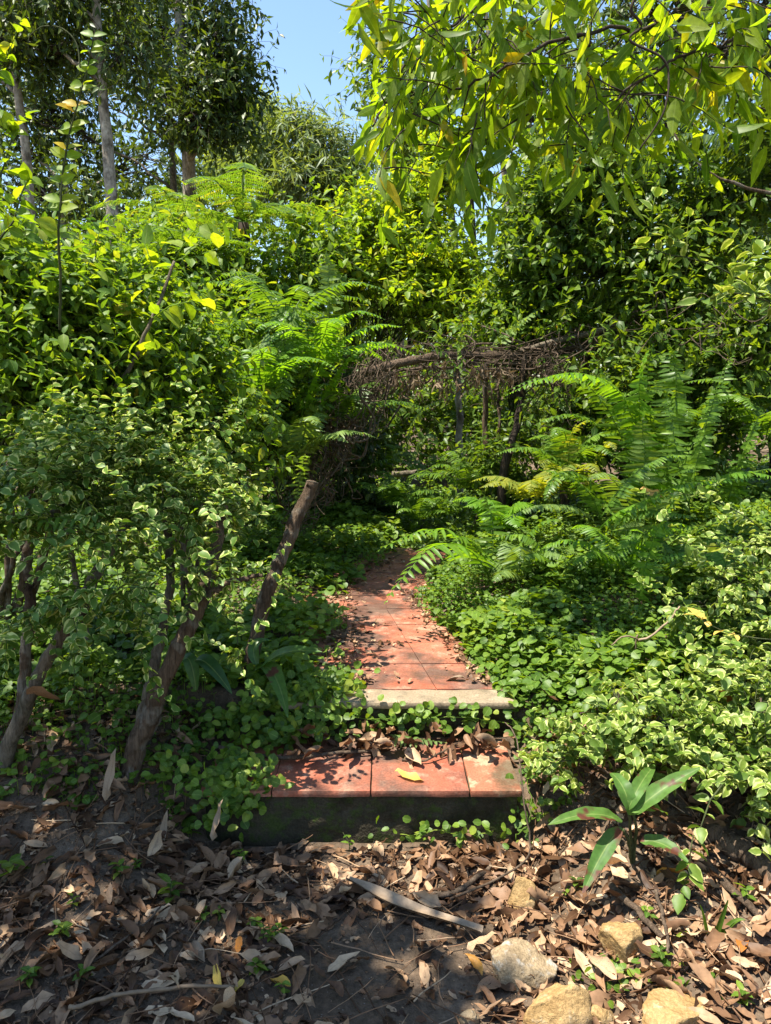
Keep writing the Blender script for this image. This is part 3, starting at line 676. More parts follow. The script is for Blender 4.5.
vines(26, (660, 325, 5.2), (760, 330, 4.9), (.12, .2, .10), (.002, .004), (-.1, .2))
g.build('tangled_vines', M['twig'], root)
g = Geo(); n = 100; o = np.array([Wp(*(np.array((385, 372, 5.75)) * (1 - t) + np.array((585, 362, 6.0)) * t)) for t in R.random(n)]) + R.normal(0, 1, (n, 3)) * [.04, .15, .05]
TP = grow(o, np.array([0, 0, -1.]) + R.normal(0, .3, (n, 3)), R.uniform(.06, .22, n), 6, .3, .25); g.tubes(TP, np.full((1, 6), .002), 3, cap=False)
leaf_on(g, TP, PINNA, .05, .012, 2, 50, .5, .3, .6)
g.build('dead_fronds', M['deadfern'], root)
g = Geo(); n = 60; tt = R.random((n, 1)) ** .6; o = np.array([Wp(*(np.array((350, 372, 5.6)) * (1 - t) + np.array((650, 322, 6.0)) * t)) for t in tt[:, 0]]) + R.normal(0, 1, (n, 3)) * [.05, .14, .03] + [0, 0, .12]
TP = grow(o, R.normal(0, 1, (n, 3)) * [1, 1, .6] + [0, 0, .5], R.uniform(.12, .32, n), 7, .25, .12); g.tubes(TP, np.full((1, 7), .0016), 3, cap=False)
leaf_on(g, TP, MID, .045, .022, 2, 60, .3, .7, .45); g.build('climbing_leaves', M['green'], root)
for i, (nm, pts, r, mt, lab) in enumerate([
        ('dead_tree', [(460, 436, 8.0), (460, 400, 8.0), (457, 372, 8.0), (455, 340, 8)], .034, 'barkgrey', 'pale upright dead trunk seen through the tunnel under the arch'),
        ('dead_tree', [(487, 440, 6.5), (488, 400, 6.5), (489, 350, 6.4)], .024, 'bark', 'thin reddish-brown post holding up the arch at its right'),
        ('dead_tree', [(497, 430, 6.6), (496, 395, 6.6), (495, 352, 6.5)], .014, 'bark', 'thinnest reddish stick touching the red-brown post under the arch'),
        ('dead_tree', [(505, 485, 5.9), (517, 440, 5.9), (523, 400, 6.0), (527, 352, 6.0)], .032, 'barkdark', 'dark leaning trunk at the right side of the tunnel mouth'),
        ('dead_tree', [(566, 470, 5.8), (560, 420, 5.8), (552, 385, 5.9), (545, 350, 6.0)], .030, 'barkdark', 'dark dead trunk among the ferns right of the leaning one')]):
    a = Wp(*pts[0]); b = on(a[0], a[1]); rt = thing(nm, lab, 'dead tree', b, 'dead trunks under the arch')
    P = wob(smooth_poly([b - [0, 0, .05]] + [Wp(*p) for p in pts], 24), .03); g = Geo(); g.tubes(P, np.linspace(r * 1.2, r * .85, 24)[None] * (1 + R.normal(0, .07, 24)), 9); g.build('trunk', M[mt], rt)
    tgm = Geo(); TP = grow(P[R.integers(8, 22, 9)], R.normal(0, 1, (9, 3)) - [0, 0, .3], R.uniform(.08, .25, 9), 6, .3); tgm.tubes(TP, np.full((1, 6), .003), 3); tgm.build('twigs', M['twig'], rt)

rt = thing('palm', 'bluish palm leaf arching low inside the dark tunnel', 'palm', on(.12, 8.3))
for (a, c_, b) in (((407, 462), (402, 400), (456, 398)), ((405, 465), (380, 410), (350, 420)), ((409, 465), (425, 420), (438, 440))):
    frond_geo(bez(Wp(*a, 8.3), Wp(*c_, 8.3), Wp(*b, 8.2), 20), .14, 30, .16, .7, .1, .006).build('frond', M['fernpale'], rt)
g = Geo(); g.tubes(poly([(392, 474, 8.8), (420, 472, 8.8), (442, 475, 8.8)], 12, .02), np.full((1, 12), .035), 8)
tag(g.build('fallen_log', M['barkpale']), 'pale fallen log lying low across the far end of the tunnel', 'log')

# ================================================================== FERNS
F = lambda *p: Wp(*p)
fern('tall sword fern with one frond arching left over the bank beside the dead trunk', [
    (F(640, 505, 4.7), F(600, 330, 4.7), F(507, 392, 4.5)), (F(622, 545, 4.6), F(638, 420, 4.6), F(652, 345, 4.5)),
    (F(640, 520, 4.7), F(690, 400, 4.8), F(665, 330, 4.9)), (F(632, 525, 4.6), F(560, 430, 4.5), F(545, 500, 4.3)), (F(645, 515, 4.7), F(662, 400, 4.6), F(628, 400, 4.4), 'fern'),
    (F(650, 520, 4.7), F(630, 400, 4.9), F(590, 350, 5.0)), (F(645, 520, 4.7), F(720, 420, 4.8), F(735, 350, 4.9))], base=on(1.62, 4.7), width=0.154, npin=36)
fern('sword fern with broad pale silvery fronds hanging in the right bank shade', [
    (F(642, 545, 4.3), F(646, 460, 4.3), F(642, 420, 4.2), 'fernpale', 0.182), (F(655, 520, 4.3), F(690, 470, 4.2), F(720, 478, 4.0), 'fernpale'), (F(640, 530, 4.3), F(610, 450, 4.2), F(590, 480, 4.0), 'fernpale')], base=on(1.45, 4.3), width=0.140, npin=25)
fern('sword fern with crossing fronds at the right edge behind the tapering pair', [
    (F(680, 500, 4.0), F(698, 440, 4.0), F(720, 378, 4.0), None, 0.140), (F(722, 505, 3.9), F(738, 470, 3.9), F(756, 422, 3.9), None, 0.133), (F(690, 510, 4.0), F(672, 440, 4.0), F(668, 400, 4.1)), (F(700, 510, 4), F(745, 460, 3.9), F(790, 470, 3.8))], base=on(1.7, 3.95), width=0.119, npin=27)
fern('sword fern with low fronds arching right along the bank top', [
    (F(600, 528, 3.7), F(655, 470, 3.6), F(765, 478, 3.4), 'fernbright', 0.119), (F(590, 520, 3.8), F(560, 490, 3.7), F(505, 520, 3.6), 'fernpale', 0.098), (F(600, 520, 3.8), F(590, 470, 3.8), F(540, 470, 3.7)), (F(605, 525, 3.7), F(640, 500, 3.6), F(700, 520, 3.4)), (F(600, 520, 3.8), F(640, 450, 3.8), F(690, 455, 3.8))], base=on(1.02, 3.75), width=0.105, npin=36)
fern('sword fern whose big sunlit frond arches left in front of the arch post', [
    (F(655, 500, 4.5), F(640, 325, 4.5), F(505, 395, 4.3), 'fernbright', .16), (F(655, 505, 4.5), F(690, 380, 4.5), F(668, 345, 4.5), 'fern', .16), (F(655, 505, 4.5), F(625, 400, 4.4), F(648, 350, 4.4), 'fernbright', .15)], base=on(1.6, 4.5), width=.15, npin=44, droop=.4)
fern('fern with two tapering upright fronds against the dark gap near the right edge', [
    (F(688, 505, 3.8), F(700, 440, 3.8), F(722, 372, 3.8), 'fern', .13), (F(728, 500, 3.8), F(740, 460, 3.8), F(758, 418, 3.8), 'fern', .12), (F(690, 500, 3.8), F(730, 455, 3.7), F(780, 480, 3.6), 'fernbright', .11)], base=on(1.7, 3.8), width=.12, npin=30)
for (px, py, Y, l, mt) in ((560, 512, 4.0, .5, 'fern'), (625, 520, 3.8, .55, 'fernbright'), (690, 515, 3.5, .5, 'fern'), (745, 520, 3.2, .45, 'fernbright'), (520, 530, 4.1, .42, 'fernpale')):
    c_ = Wp(px, py, Y); bb = on(c_[0], Y); rs = rosette(bb + [0, 0, .06], 7, l, (30, 70))
    fern('sword fern spreading low fronds over the ground cover on the right bank', rs, mt, width=.10, npin=28, base=bb, group='low sword ferns over the right bank', droop=.4)
fern('single bright frond rising steeply out of the ground cover mid-bank', [
    (F(640, 605, 3.3), F(645, 545, 3.3), F(674, 500, 3.3), 'fernbright', 0.098)], width=0.098, npin=38, base=G(640, 605))
fern('sword fern leaning over the path with fronds hanging above the tiles', [
    (F(486, 570, 3.9), F(440, 510, 3.7), F(386, 602, 3.45), 'fernbright', 0.16), (F(490, 565, 4.2), F(450, 500, 4.0), F(378, 550, 3.85), 'fernbright', 0.14), (F(492, 590, 4.2), F(470, 520, 4.2), F(455, 545, 4.0), None, 0.140),
    (F(492, 590, 4.2), F(500, 500, 4.3), F(480, 490, 4.3), 'fern'), (F(495, 590, 4.2), F(530, 510, 4.2), F(560, 520, 4.1), 'fern')], base=on(.52, 4.2), width=0.119, npin=22)
fern('yellowing fern clump at the foot of the dark leaning trunk', [
    (F(572, 500, 5.0), F(560, 420, 5), F(590, 420, 4.9), 'fernyellow'), (F(570, 500, 5.0), F(540, 440, 4.9), F(545, 470, 4.8), 'fernyellow'), (F(575, 500, 5.0), F(610, 420, 5), F(615, 450, 4.8), 'fernyellow'), (F(570, 500, 5.0), F(560, 450, 4.9), F(530, 450, 4.8)), (F(572, 500, 5), F(590, 440, 4.9), F(600, 480, 4.7), 'fernyellow')], base=on(1.2, 5.0), width=0.098, npin=24)
fern('fern whose pale fronds point up and right above the arch', [
    (F(488, 350, 6.1), F(515, 320, 6.1), F(565, 298, 6.0), 'fernpale', 0.168), (F(530, 362, 6.0), F(590, 340, 5.9), F(640, 362, 5.8), 'fern', 0.140), (F(600, 330, 6.0), F(560, 300, 6.0), F(535, 262, 6.0), 'fernbright', 0.084)], base=Wp(500, 352, 6.1), width=0.140, npin=28)
fern('bright fern arching over the left end of the dead vine arch', [
    (F(300, 420, 4.9), F(322, 315, 4.9), F(402, 326, 4.9), 'fernbright', 0.168), (F(315, 420, 5.0), F(340, 340, 5.0), F(395, 345, 5.1), 'fernbright', 0.140), (F(325, 340, 5.1), F(335, 290, 5.1), F(326, 250, 5.1), 'fernpale', 0.140)], base=on(-.6, 4.95), width=0.140, npin=44)
fern('fern with long silvery fronds hanging left of the bright arching one', [
    (F(300, 300, 4.8), F(265, 340, 4.7), F(268, 445, 4.6), 'fernpale', 0.140), (F(270, 330, 4.7), F(245, 360, 4.6), F(232, 400, 4.5), 'fernpale', 0.126), (F(285, 300, 4.8), F(290, 350, 4.6), F(275, 430, 4.5), 'fern', 0.140), (F(240, 420, 4.6), F(262, 350, 4.6), F(296, 300, 4.7), 'fernbright', 0.112)], base=on(-.85, 4.7), width=0.126, npin=35)
fern('small upright fern behind the leaning cut stake', [
    (F(268, 520, 3.7), F(272, 490, 3.7), F(273, 452, 3.7), 'fernbright', 0.063), (F(295, 510, 3.7), F(300, 480, 3.7), F(305, 455, 3.6), 'fernpale', 0.084), (F(285, 520, 3.7), F(270, 500, 3.7), F(256, 505, 3.6))], base=on(-.5, 3.7), width=0.070, npin=14)
fern('fern with narrow fronds standing among the left shrubs', [
    (F(78, 320, 5.0), F(92, 260, 5.0), F(90, 215, 5.0), 'fernbright', 0.182), (F(165, 352, 4.6), F(178, 335, 4.6), F(195, 355, 4.5), 'fernbright', 0.098), (F(150, 340, 4.6), F(170, 310, 4.6), F(190, 345, 4.5), 'fernbright', 0.112), (F(85, 320, 5), F(120, 260, 5), F(130, 300, 4.9), 'fern', 0.140)], base=on(-1.5, 4.8), width=0.140, npin=20)
fern('fern frond with hanging leaflets at the left edge above the dark trunks', [
    (F(-40, 545, 2.35), F(30, 505, 2.3), F(105, 525, 2.25), 'fern', 0.105), (F(-40, 550, 2.35), F(-10, 480, 2.35), F(40, 470, 2.35), 'fern', 0.098)], base=on(-1.2, 2.4), width=0.105, npin=19, droop=.5)

for (px, py, Y, l, mt) in ((570, 470, 5.3, .6, 'fern'), (620, 445, 5.5, .7, 'fern'), (690, 430, 5.3, .8, 'fern'), (765, 440, 4.9, .7, 'fern'), (535, 500, 4.9, .5, 'fernyellow'), (720, 380, 5.5, .8, 'fern'), (600, 400, 5.9, .7, 'fern'), (500, 530, 4.6, .4, 'fernbright')):
    c_ = Wp(px, py, Y); bb = on(c_[0], Y); c_[2] = max(bb[2] + .12, min(c_[2], bb[2] + .75)); rs = rosette(c_, 8, l, (30, 75))
    fern('sword fern crowding the thicket at the top of the right bank', rs, mt, width=.125, npin=30, base=bb, group='sword ferns at the top of the right bank')
for (px, py, Y, l, mt) in ((255, 395, 4.6, .7, 'fernbright'), (315, 370, 4.9, .8, 'fernbright'), (285, 330, 5.0, .8, 'fern'), (345, 420, 5.3, .6, 'fern'), (215, 345, 5.0, .7, 'fern'), (300, 455, 4.6, .5, 'fernpale')):
    c_ = Wp(px, py, Y); bb = on(c_[0], Y); rs = rosette(c_, 8, l, (25, 75))
    fern('fern hanging out of the shrubs left of the dead vine arch', rs, mt, width=.115, npin=30, base=bb, group='ferns left of the arch')
for (px, py, Y, l) in ((418, 520, 6.4, .4), (445, 515, 6.6, .45), (395, 505, 6.6, .5), (430, 480, 7.0, .6), (470, 490, 6.2, .55), (380, 470, 7.6, .6)):
    c_ = Wp(px, py, Y); bb = on(c_[0], Y); c_[2] = max(bb[2] + .1, min(c_[2], bb[2] + .5)); rs = rosette(c_, 8, l, (30, 75))
    fern('low fern growing in the shade of the tunnel under the arch', rs, 'fern', width=.11, npin=24, base=bb, group='low ferns under the arch')

# ================================================================== LEFT SHRUBS
def trunks_plant(name, label, cat, trunks, clumps, **kw):
    """shrub with visible woody trunks: each polyline (pixel points with depth) one part"""
    b = G(*trunks[0][0][0][:2]); root = None
    return b
def woody(root, pts, r0, r1, mat, k=64):
    P = wob(smooth_poly([Wp(*p) for p in pts], k), .02); g = Geo()
    g.tubes(P, np.linspace(r0, r1, k)[None] * (1 + R.normal(0, .015, k)), 20, rough=.07); return g.build('trunk', M[mat], root)

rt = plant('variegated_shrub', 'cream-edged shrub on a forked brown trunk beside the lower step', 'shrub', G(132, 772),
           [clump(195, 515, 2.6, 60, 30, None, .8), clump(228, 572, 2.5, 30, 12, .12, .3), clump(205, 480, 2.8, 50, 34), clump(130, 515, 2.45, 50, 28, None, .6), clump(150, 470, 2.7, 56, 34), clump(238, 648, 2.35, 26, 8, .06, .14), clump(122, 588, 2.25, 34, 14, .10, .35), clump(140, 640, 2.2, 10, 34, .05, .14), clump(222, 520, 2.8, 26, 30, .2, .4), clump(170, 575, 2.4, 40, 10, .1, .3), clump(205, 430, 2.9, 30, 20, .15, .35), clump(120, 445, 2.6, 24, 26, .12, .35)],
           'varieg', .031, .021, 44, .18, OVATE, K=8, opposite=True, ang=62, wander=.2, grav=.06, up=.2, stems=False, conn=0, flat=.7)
woody(rt, [(122, 785, 2.42), (140, 735, 2.42), (162, 680, 2.42), (190, 610, 2.45), (212, 550, 2.55), (225, 500, 2.7)], .037, .018, 'bark')
woody(rt, [(136, 750, 2.42), (150, 690, 2.48), (163, 630, 2.52), (172, 570, 2.6), (165, 500, 2.7)], .020, .013, 'barkpale')
woody(rt, [(140, 755, 2.5), (156, 715, 2.55), (165, 680, 2.6), (180, 650, 2.65)], .012, .010, 'bark')
woody(rt, [(190, 610, 2.45), (225, 585, 2.45), (262, 575, 2.45)], .012, .006, 'bark')
rt = plant('variegated_shrub', 'cream-edged shrub on pale leaning trunks at the left edge', 'shrub', G(8, 775),
           [clump(60, 530, 2.3, 60, 30, None, .65), clump(40, 470, 2.4, 60, 34), clump(100, 490, 2.5, 50, 34), clump(70, 600, 2.2, 40, 16, .1, .4), clump(-20, 510, 2.3, 40, 44, None, .6), clump(60, 445, 2.6, 60, 20), clump(125, 450, 2.7, 50, 24), clump(20, 620, 2.2, 30, 14, .1, .3), clump(85, 645, 2.15, 14, 20, .05, .12)],
           'varieg', .031, .021, 44, .18, OVATE, K=8, opposite=True, ang=62, wander=.2, grav=.06, up=.25, stems=False, conn=0, flat=.7)
woody(rt, [(2, 785, 2.38), (22, 720, 2.36), (48, 650, 2.34), (72, 610, 2.36), (92, 575, 2.4), (130, 520, 2.5)], .026, .014, 'barkpale')
woody(rt, [(12, 760, 2.5), (22, 680, 2.5), (30, 590, 2.5), (32, 540, 2.5), (60, 505, 2.5), (85, 480, 2.55)], .020, .014, 'bark')
woody(rt, [(75, 650, 2.4), (95, 580, 2.4), (105, 540, 2.45)], .012, .01, 'barkpale')

plant('leafy_shrub', 'tall green shrub at the left edge with a few leaves turned yellow', 'shrub', on(-1.75, 3.3),
      [clump(15, 285, 3.2, 50, 36), clump(60, 325, 3.1, 54, 36), clump(20, 375, 3.0, 60, 40), clump(95, 300, 3.4, 44, 28), clump(110, 350, 3.2, 50, 40), clump(60, 415, 3.0, 60, 34), clump(-30, 310, 3.2, 40, 60), clump(120, 405, 3.1, 44, 34)],
      'green', .045, .025, 125, .26, OVATE, K=8, per=2, bark='bark', r0=.016, up=.55, wander=.15, conn=.7)
plant('leafy_shrub', 'green shrub with a slanting bare grey stem, right of the tall left-edge shrub', 'shrub', on(-1.0, 3.7),
      [clump(150, 330, 3.6, 44, 40), clump(195, 375, 3.6, 46, 40), clump(165, 420, 3.4, 54, 34), clump(215, 420, 3.5, 34, 30, .2, .7), clump(170, 315, 3.8, 40, 26, .2, .6), clump(230, 465, 3.4, 30, 26, .2, .6)],
      'green', .042, .024, 115, .24, OVATE, K=8, per=2, bark='bark', r0=.014, up=.5, wander=.15, conn=.7)
o_ = bpy.data.objects
rt = thing('sapling', 'slanting bare grey-brown stem crossing the green shrubs on the left', 'sapling', on(-1.2, 3.0))
P = wob(smooth_poly([on(-1.25, 3.05), Wp(60, 470, 3.0), Wp(100, 405, 3.0), Wp(128, 370, 3.0), Wp(150, 325, 3.0), Wp(175, 262, 3.1)], 34), .015)
g = Geo(); g.tubes(P, np.linspace(.014, .006, 34)[None], 8); g.build('stem', M['barkpale'], rt)
g = Geo(); TP = grow(P[[20, 24, 27, 30, 33, 33]], np.array([[.6, 0, .5], [-.5, 0, .7], [.8, -.2, .4], [-.6, 0, .5], [.2, 0, 1], [.9, 0, .3]]), .22, 8, .15)
g.tubes(TP, np.linspace(.003, .0012, 8)[None], 4); leaf_on(g, TP, OVATE, .075, .05, 1, 60, .2, .7, .4); g.build('foliage', M['yellowgreen'], rt)

def sprig(label, stems, leaf, L, Wd, per=2, K=18, base=None, name='leafy_sprig', r=.005, cat='plant', tplt=OVATE, ang=55, side=0, mat='stem', flat=.5, **kw):
    b = Wp(*stems[0][0]) if base is None else base
    rt = thing(name, label, cat, b); fg = Geo()
    for pts in stems:
        P = wob(smooth_poly([Wp(*p) for p in pts], K), .012); g = Geo(); g.tubes(P, np.linspace(r, r * .3, K)[None], 6); g.build('stem', M[mat], rt)
        TT = [P[None, 2:]]
        leaf_on(fg, P[None], tplt, L, Wd, per, ang, .05, flat, .45, 2, **kw)
        if side:
            s = grow(P[R.integers(4, K - 1, side)], R.normal(0, 1, (side, 3)) + [0, 0, .8], R.uniform(.06, .16, side), 5, .15)
            g2 = Geo(); leaf_on(fg, s, tplt, L * .85, Wd * .85, 2, ang, .05, flat, .45, 1); fg.tubes(s, np.linspace(.002, .001, 5)[None], 3)
    fg.build('foliage', M[leaf], rt); return rt
rt = thing('leafy_sprig', 'tall upright sprig of yellow-green leaves standing out against the grey trunk on the left', 'plant', on(-1.1, 2.6))
P = wob(smooth_poly([Wp(60, 330, 2.6), Wp(60, 280, 2.55), Wp(57, 230, 2.5), Wp(61, 170, 2.5), Wp(72, 120, 2.5), Wp(84, 75, 2.5), Wp(94, 36, 2.5)], 40), .006); g = Geo(); g.tubes(P, np.linspace(.005, .0015, 40)[None], 6); g.build('stem', M['stem'], rt)
g = Geo(); nd = np.linspace(12, 39, 19).astype(int); Q = np.repeat(P[nd], 2, 0); n = len(Q); sg = np.tile([1, -1], n // 2); az = np.repeat(R.uniform(-1.2, 1.2, n // 2), 2)
g.leaves(OVATE, Q, np.stack([sg * np.cos(az), sg * np.sin(az) * .5, R.uniform(.1, .7, n)], -1), np.stack([-sg * .25 + R.normal(0, .35, n), R.normal(-1, .25, n), R.normal(.5, .25, n)], -1), np.linspace(.066, .038, n) * R.uniform(.75, 1.2, n), np.linspace(.050, .028, n) * R.uniform(.8, 1.1, n), np.clip(R.normal(.55, .25, n), 0, 1)); g.build('foliage', M['yellowgreen'], rt)
sprig('leafy stems poking in at the left edge below the hanging dark crown', [
    [(-45, 330, 2.4), (-20, 240, 2.4), (5, 170, 2.4), (15, 130, 2.4)], [(-40, 330, 2.3), (-15, 260, 2.3), (18, 215, 2.3), (30, 175, 2.3)], [(-50, 200, 2.5), (-20, 120, 2.5), (8, 60, 2.5)]], 'yellowgreen', .045, .03, 2, 18, base=on(-1.5, 2.4), side=3, ang=60, face=(0, -.8, .6))
g = Geo(); g.tubes(poly([(28, 50, 2.5), (30, 36, 2.5), (45, 27, 2.5), (62, 30, 2.5), (76, 45, 2.5), (80, 70, 2.5)], 24, .004), np.linspace(.0012, .003, 24)[None], 5)
tag(g.build('vine_tendril', M['stem']), 'thin curling green tendril looping above the tall sprig', 'vine')

# cut stake
rt = thing('wooden_stake', 'thick cut wooden stake leaning right, flat sawn top, left of the path', 'stake', G(252, 662))
P = wob(smooth_poly([Wp(250, 668, 3.0), Wp(262, 610, 3.02), Wp(280, 560, 3.05), Wp(298, 515, 3.08), Wp(312, 482, 3.1)], 60), .012)
g = Geo(); g.tubes(P, np.linspace(.031, .026, 60)[None] * (1 + R.normal(0, .015, 60)), 22, rough=.06); g.build('shaft', M['bark'], rt)
tp = P[-1]; ax = unit(P[-1] - P[-3]); g = Geo(); g.tubes(np.stack([tp + ax * .001, tp + ax * .004]), np.array([[.0275, .0265]]), 16); g.build('cut_top', M['barkpale'], rt)

# ================================================================== RIGHT SHRUBS
def low_shrub(label, base, cl, **kw):
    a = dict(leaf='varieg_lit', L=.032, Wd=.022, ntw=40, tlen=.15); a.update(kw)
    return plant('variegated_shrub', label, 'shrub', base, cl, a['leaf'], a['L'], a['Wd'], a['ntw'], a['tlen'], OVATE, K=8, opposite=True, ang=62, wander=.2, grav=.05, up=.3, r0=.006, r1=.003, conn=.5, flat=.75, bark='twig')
low_shrub('sprawling cream-edged shrub at the right edge of the bank, nearest its top', G(740, 620), [clump(735, 580, 2.8, 40, 20), clump(765, 630, 2.6, 36, 34), clump(700, 605, 2.8, 34, 12, .12, .5), clump(775, 550, 2.9, 30, 30), clump(735, 675, 2.5, 36, 14, .14, .6)], ntw=34)
low_shrub('wide low cream-edged shrub spreading above the blotched broad-leaf plant', G(640, 770), [clump(600, 735, 2.3, 44, 16, .12), clump(660, 722, 2.3, 50, 16, .14), clump(560, 760, 2.3, 30, 10, .08, .6), clump(700, 745, 2.2, 40, 18, .12), clump(640, 752, 2.25, 40, 12, .1, .7), clump(620, 690, 2.45, 30, 10, .1, .4)], ntw=26)
low_shrub('leafy cream-edged shrub in the lower right corner above the dry leaves', G(750, 800), [clump(760, 705, 2.2, 30, 24, .14), clump(745, 765, 2.1, 28, 18, .1), clump(775, 790, 2.1, 20, 24, .1), clump(715, 690, 2.4, 30, 12, .12, .5)], ntw=32)
sprig('drooping sprig of paired pale leaves hanging beside the blotched plant', [
    [(722, 785, 2.0), (712, 800, 1.98), (700, 825, 1.95), (690, 850, 1.93), (684, 875, 1.92), (680, 893, 1.92)]], 'varieg_lit', .046, .028, 2, 11, base=G(724, 800), opposite=True, ang=70, flat=.9, r=.003)
sprig('long pale-leaved branch reaching in from the right edge below the dark palm', [
    [(800, 330, 2.6), (760, 290, 2.55), (715, 262, 2.5), (670, 252, 2.5), (636, 247, 2.5)], [(800, 330, 2.6), (770, 300, 2.5), (735, 292, 2.45), (700, 300, 2.45)], [(800, 310, 2.6), (775, 270, 2.6), (740, 262, 2.55)]], 'varieg_lit', .06, .030, 2, 13, base=on(1.75, 2.7), opposite=True, ang=60, flat=.7, r=.004, side=3)
sprig('small cream-leaved sprig pointing left across the middle of the right bank', [
    [(775, 640, 2.4), (740, 638, 2.4), (715, 628, 2.4), (695, 615, 2.4)]], 'yellowleaf', .04, .024, 2, 7, base=G(775, 660), opposite=True, ang=60, flat=.8, r=.0025)
sprig('long variegated runner arching along the bank from the right edge', [
    [(790, 560, 3.0), (740, 515, 3.0), (690, 495, 3.0), (640, 492, 3.0)], [(790, 640, 2.7), (750, 560, 2.8), (700, 545, 2.8), (670, 540, 2.8)]], 'varieg_lit', .042, .030, 2, 16, base=on(1.65, 3.0), opposite=True, ang=60, flat=.7, r=.003, side=6)

# forked bare twig on the bank
rt = thing('bare_twig', 'forked bare twig standing in the ground cover on the right bank', 'twig', G(637, 690))
for pts, r in (([(637, 690, 2.75), (637, 660, 2.75), (638, 636, 2.74)], .005), ([(638, 640, 2.74), (655, 632, 2.72), (672, 618, 2.7), (680, 606, 2.7)], .005), ([(638, 640, 2.74), (626, 636, 2.72), (612, 645, 2.7)], .004)):
    g = Geo(); g.tubes(poly(pts, 14, .01), np.linspace(r, r * .6, 14)[None], 6); g.build('branch', M['straw'], rt)

# blotched broad-leaf plant
b = G(632, 862); rt = thing('broadleaf_plant', 'broad-leaved plant with brown blotches on long green leaves, by the step', 'plant', b)
g = Geo()
for (px, py, Y) in ((628, 815, 2.0), (635, 805, 2.0), (622, 830, 1.98)): g.tubes(wob(smooth_poly([b - [0, 0, .01], (b + Wp(px, py, Y)) / 2, Wp(px, py, Y)], 10), .01), np.linspace(.006, .004, 10)[None], 6)
g.build('stem', M['stem'], rt)
for (a, c_, e, Yt, wd, mt) in (((622, 822), (595, 805), (548, 825), 1.93, .036, 'blotch'), ((622, 828), (606, 840), (583, 893), 1.85, .045, 'blotch'), ((632, 815), (655, 790), (700, 768), 2.0, .045, 'blotch'), ((630, 815), (628, 785), (610, 772), 2.08, .042, 'blotch'), ((640, 842), (660, 836), (688, 862), 1.9, .038, 'blotch'), ((630, 812), (650, 800), (668, 815), 2.1, .036, 'blotch'), ((628, 810), (640, 780), (655, 765), 2.15, .036, 'blotch')):
    P = bez(Wp(*a, 1.98), Wp(*c_, 1.97), Wp(*e, Yt), 14); g = Geo()
    T = unit(np.gradient(P, axis=0)); toC = unit(np.array([0, -.45, 1.])); sd_ = unit(np.cross(T, toC)); up_ = np.cross(sd_, T)
    s = np.linspace(0, 1, 14); hw = wd * np.sin(np.pi * s ** .85) ** .75 * .52 + .002
    nv = 5; V = []; UVs = []
    for j in range(nv):
        f = (j / (nv - 1) - .5) * 2
        V.append(P + sd_ * (hw * f)[:, None] + up_ * (abs(f) * hw * .35 + .003 * np.sin(s * 22 + f * 2) * abs(f))[:, None]); UVs.append(np.stack([np.full(14, j / (nv - 1)), s], -1))
    V = np.stack(V, 1).reshape(-1, 3); UVs = np.stack(UVs, 1).reshape(-1, 2); idx = np.arange(14 * nv).reshape(14, nv)
    g.add(V, np.stack([idx[:-1, :-1], idx[:-1, 1:], idx[1:, 1:], idx[1:, :-1]], -1).reshape(-1), np.full(13 * (nv - 1), 4), UVs, R.random()); g.build('leaf', M[mt], rt)

# big single-stalk leaves left of the path
def strapleaf(rt, a, c_, e, Ya, Ye, wd, mt='broad', nm='leaf'):
    P = bez(Wp(*a, Ya), Wp(*c_, (Ya + Ye) / 2), Wp(*e, Ye), 14); g = Geo(); T = unit(np.gradient(P, axis=0)); sd_ = unit(np.cross(T, np.array([0, -.5, 1.]))); up_ = np.cross(sd_, T)
    s = np.linspace(0, 1, 14); hw = wd * np.sin(np.pi * np.clip(s, .02, 1) ** .8) ** .8 * .5 + .0015; V = []; UVs = []
    for f in (-1, -.5, 0, .5, 1): V.append(P + sd_ * (hw * f)[:, None] + up_ * (abs(f) * hw * .4)[:, None]); UVs.append(np.stack([np.full(14, (f + 1) / 2), s], -1))
    V = np.stack(V, 1).reshape(-1, 3); idx = np.arange(70).reshape(14, 5)
    g.add(V, np.stack([idx[:-1, :-1], idx[:-1, 1:], idx[1:, 1:], idx[1:, :-1]], -1).reshape(-1), np.full(52, 4), np.stack(UVs, 1).reshape(-1, 2), R.random()); g.build(nm, M[mt], rt)
rt = thing('broadleaf_plant', 'dark broad-leaved plant in shade at the foot of the cut stake', 'plant', G(262, 672))
strapleaf(rt, (262, 668), (280, 645), (322, 652), 2.85, 2.7, .05); strapleaf(rt, (262, 668), (275, 660), (288, 718), 2.85, 2.6, .06, 'blotch'); strapleaf(rt, (258, 668), (245, 640), (270, 640), 2.9, 2.95, .045)
rt = thing('broadleaf_plant', 'long dark pointed leaf hanging in the shadow between trunk and stake', 'plant', G(196, 700))
strapleaf(rt, (196, 660), (206, 655), (232, 694), 2.6, 2.5, .055); strapleaf(rt, (196, 690), (190, 640), (180, 668), 2.65, 2.7, .05)
# grassy tuft lower right
rt = thing('grass_tuft', 'tuft of arching grass blades in the leaf litter at the lower right', 'grass tuft', G(708, 958))
for (e, c_, wd) in (((690, 985), (680, 935), .016), ((675, 938), (690, 925), .014), ((735, 945), (725, 925), .016), ((750, 985), (735, 930), .014), ((700, 905), (706, 925), .014), ((728, 900), (718, 930), .012), ((745, 920), (730, 915), .012)):
    strapleaf(rt, (708, 957), c_, e, 1.83, 1.8, wd, 'green', 'blade')

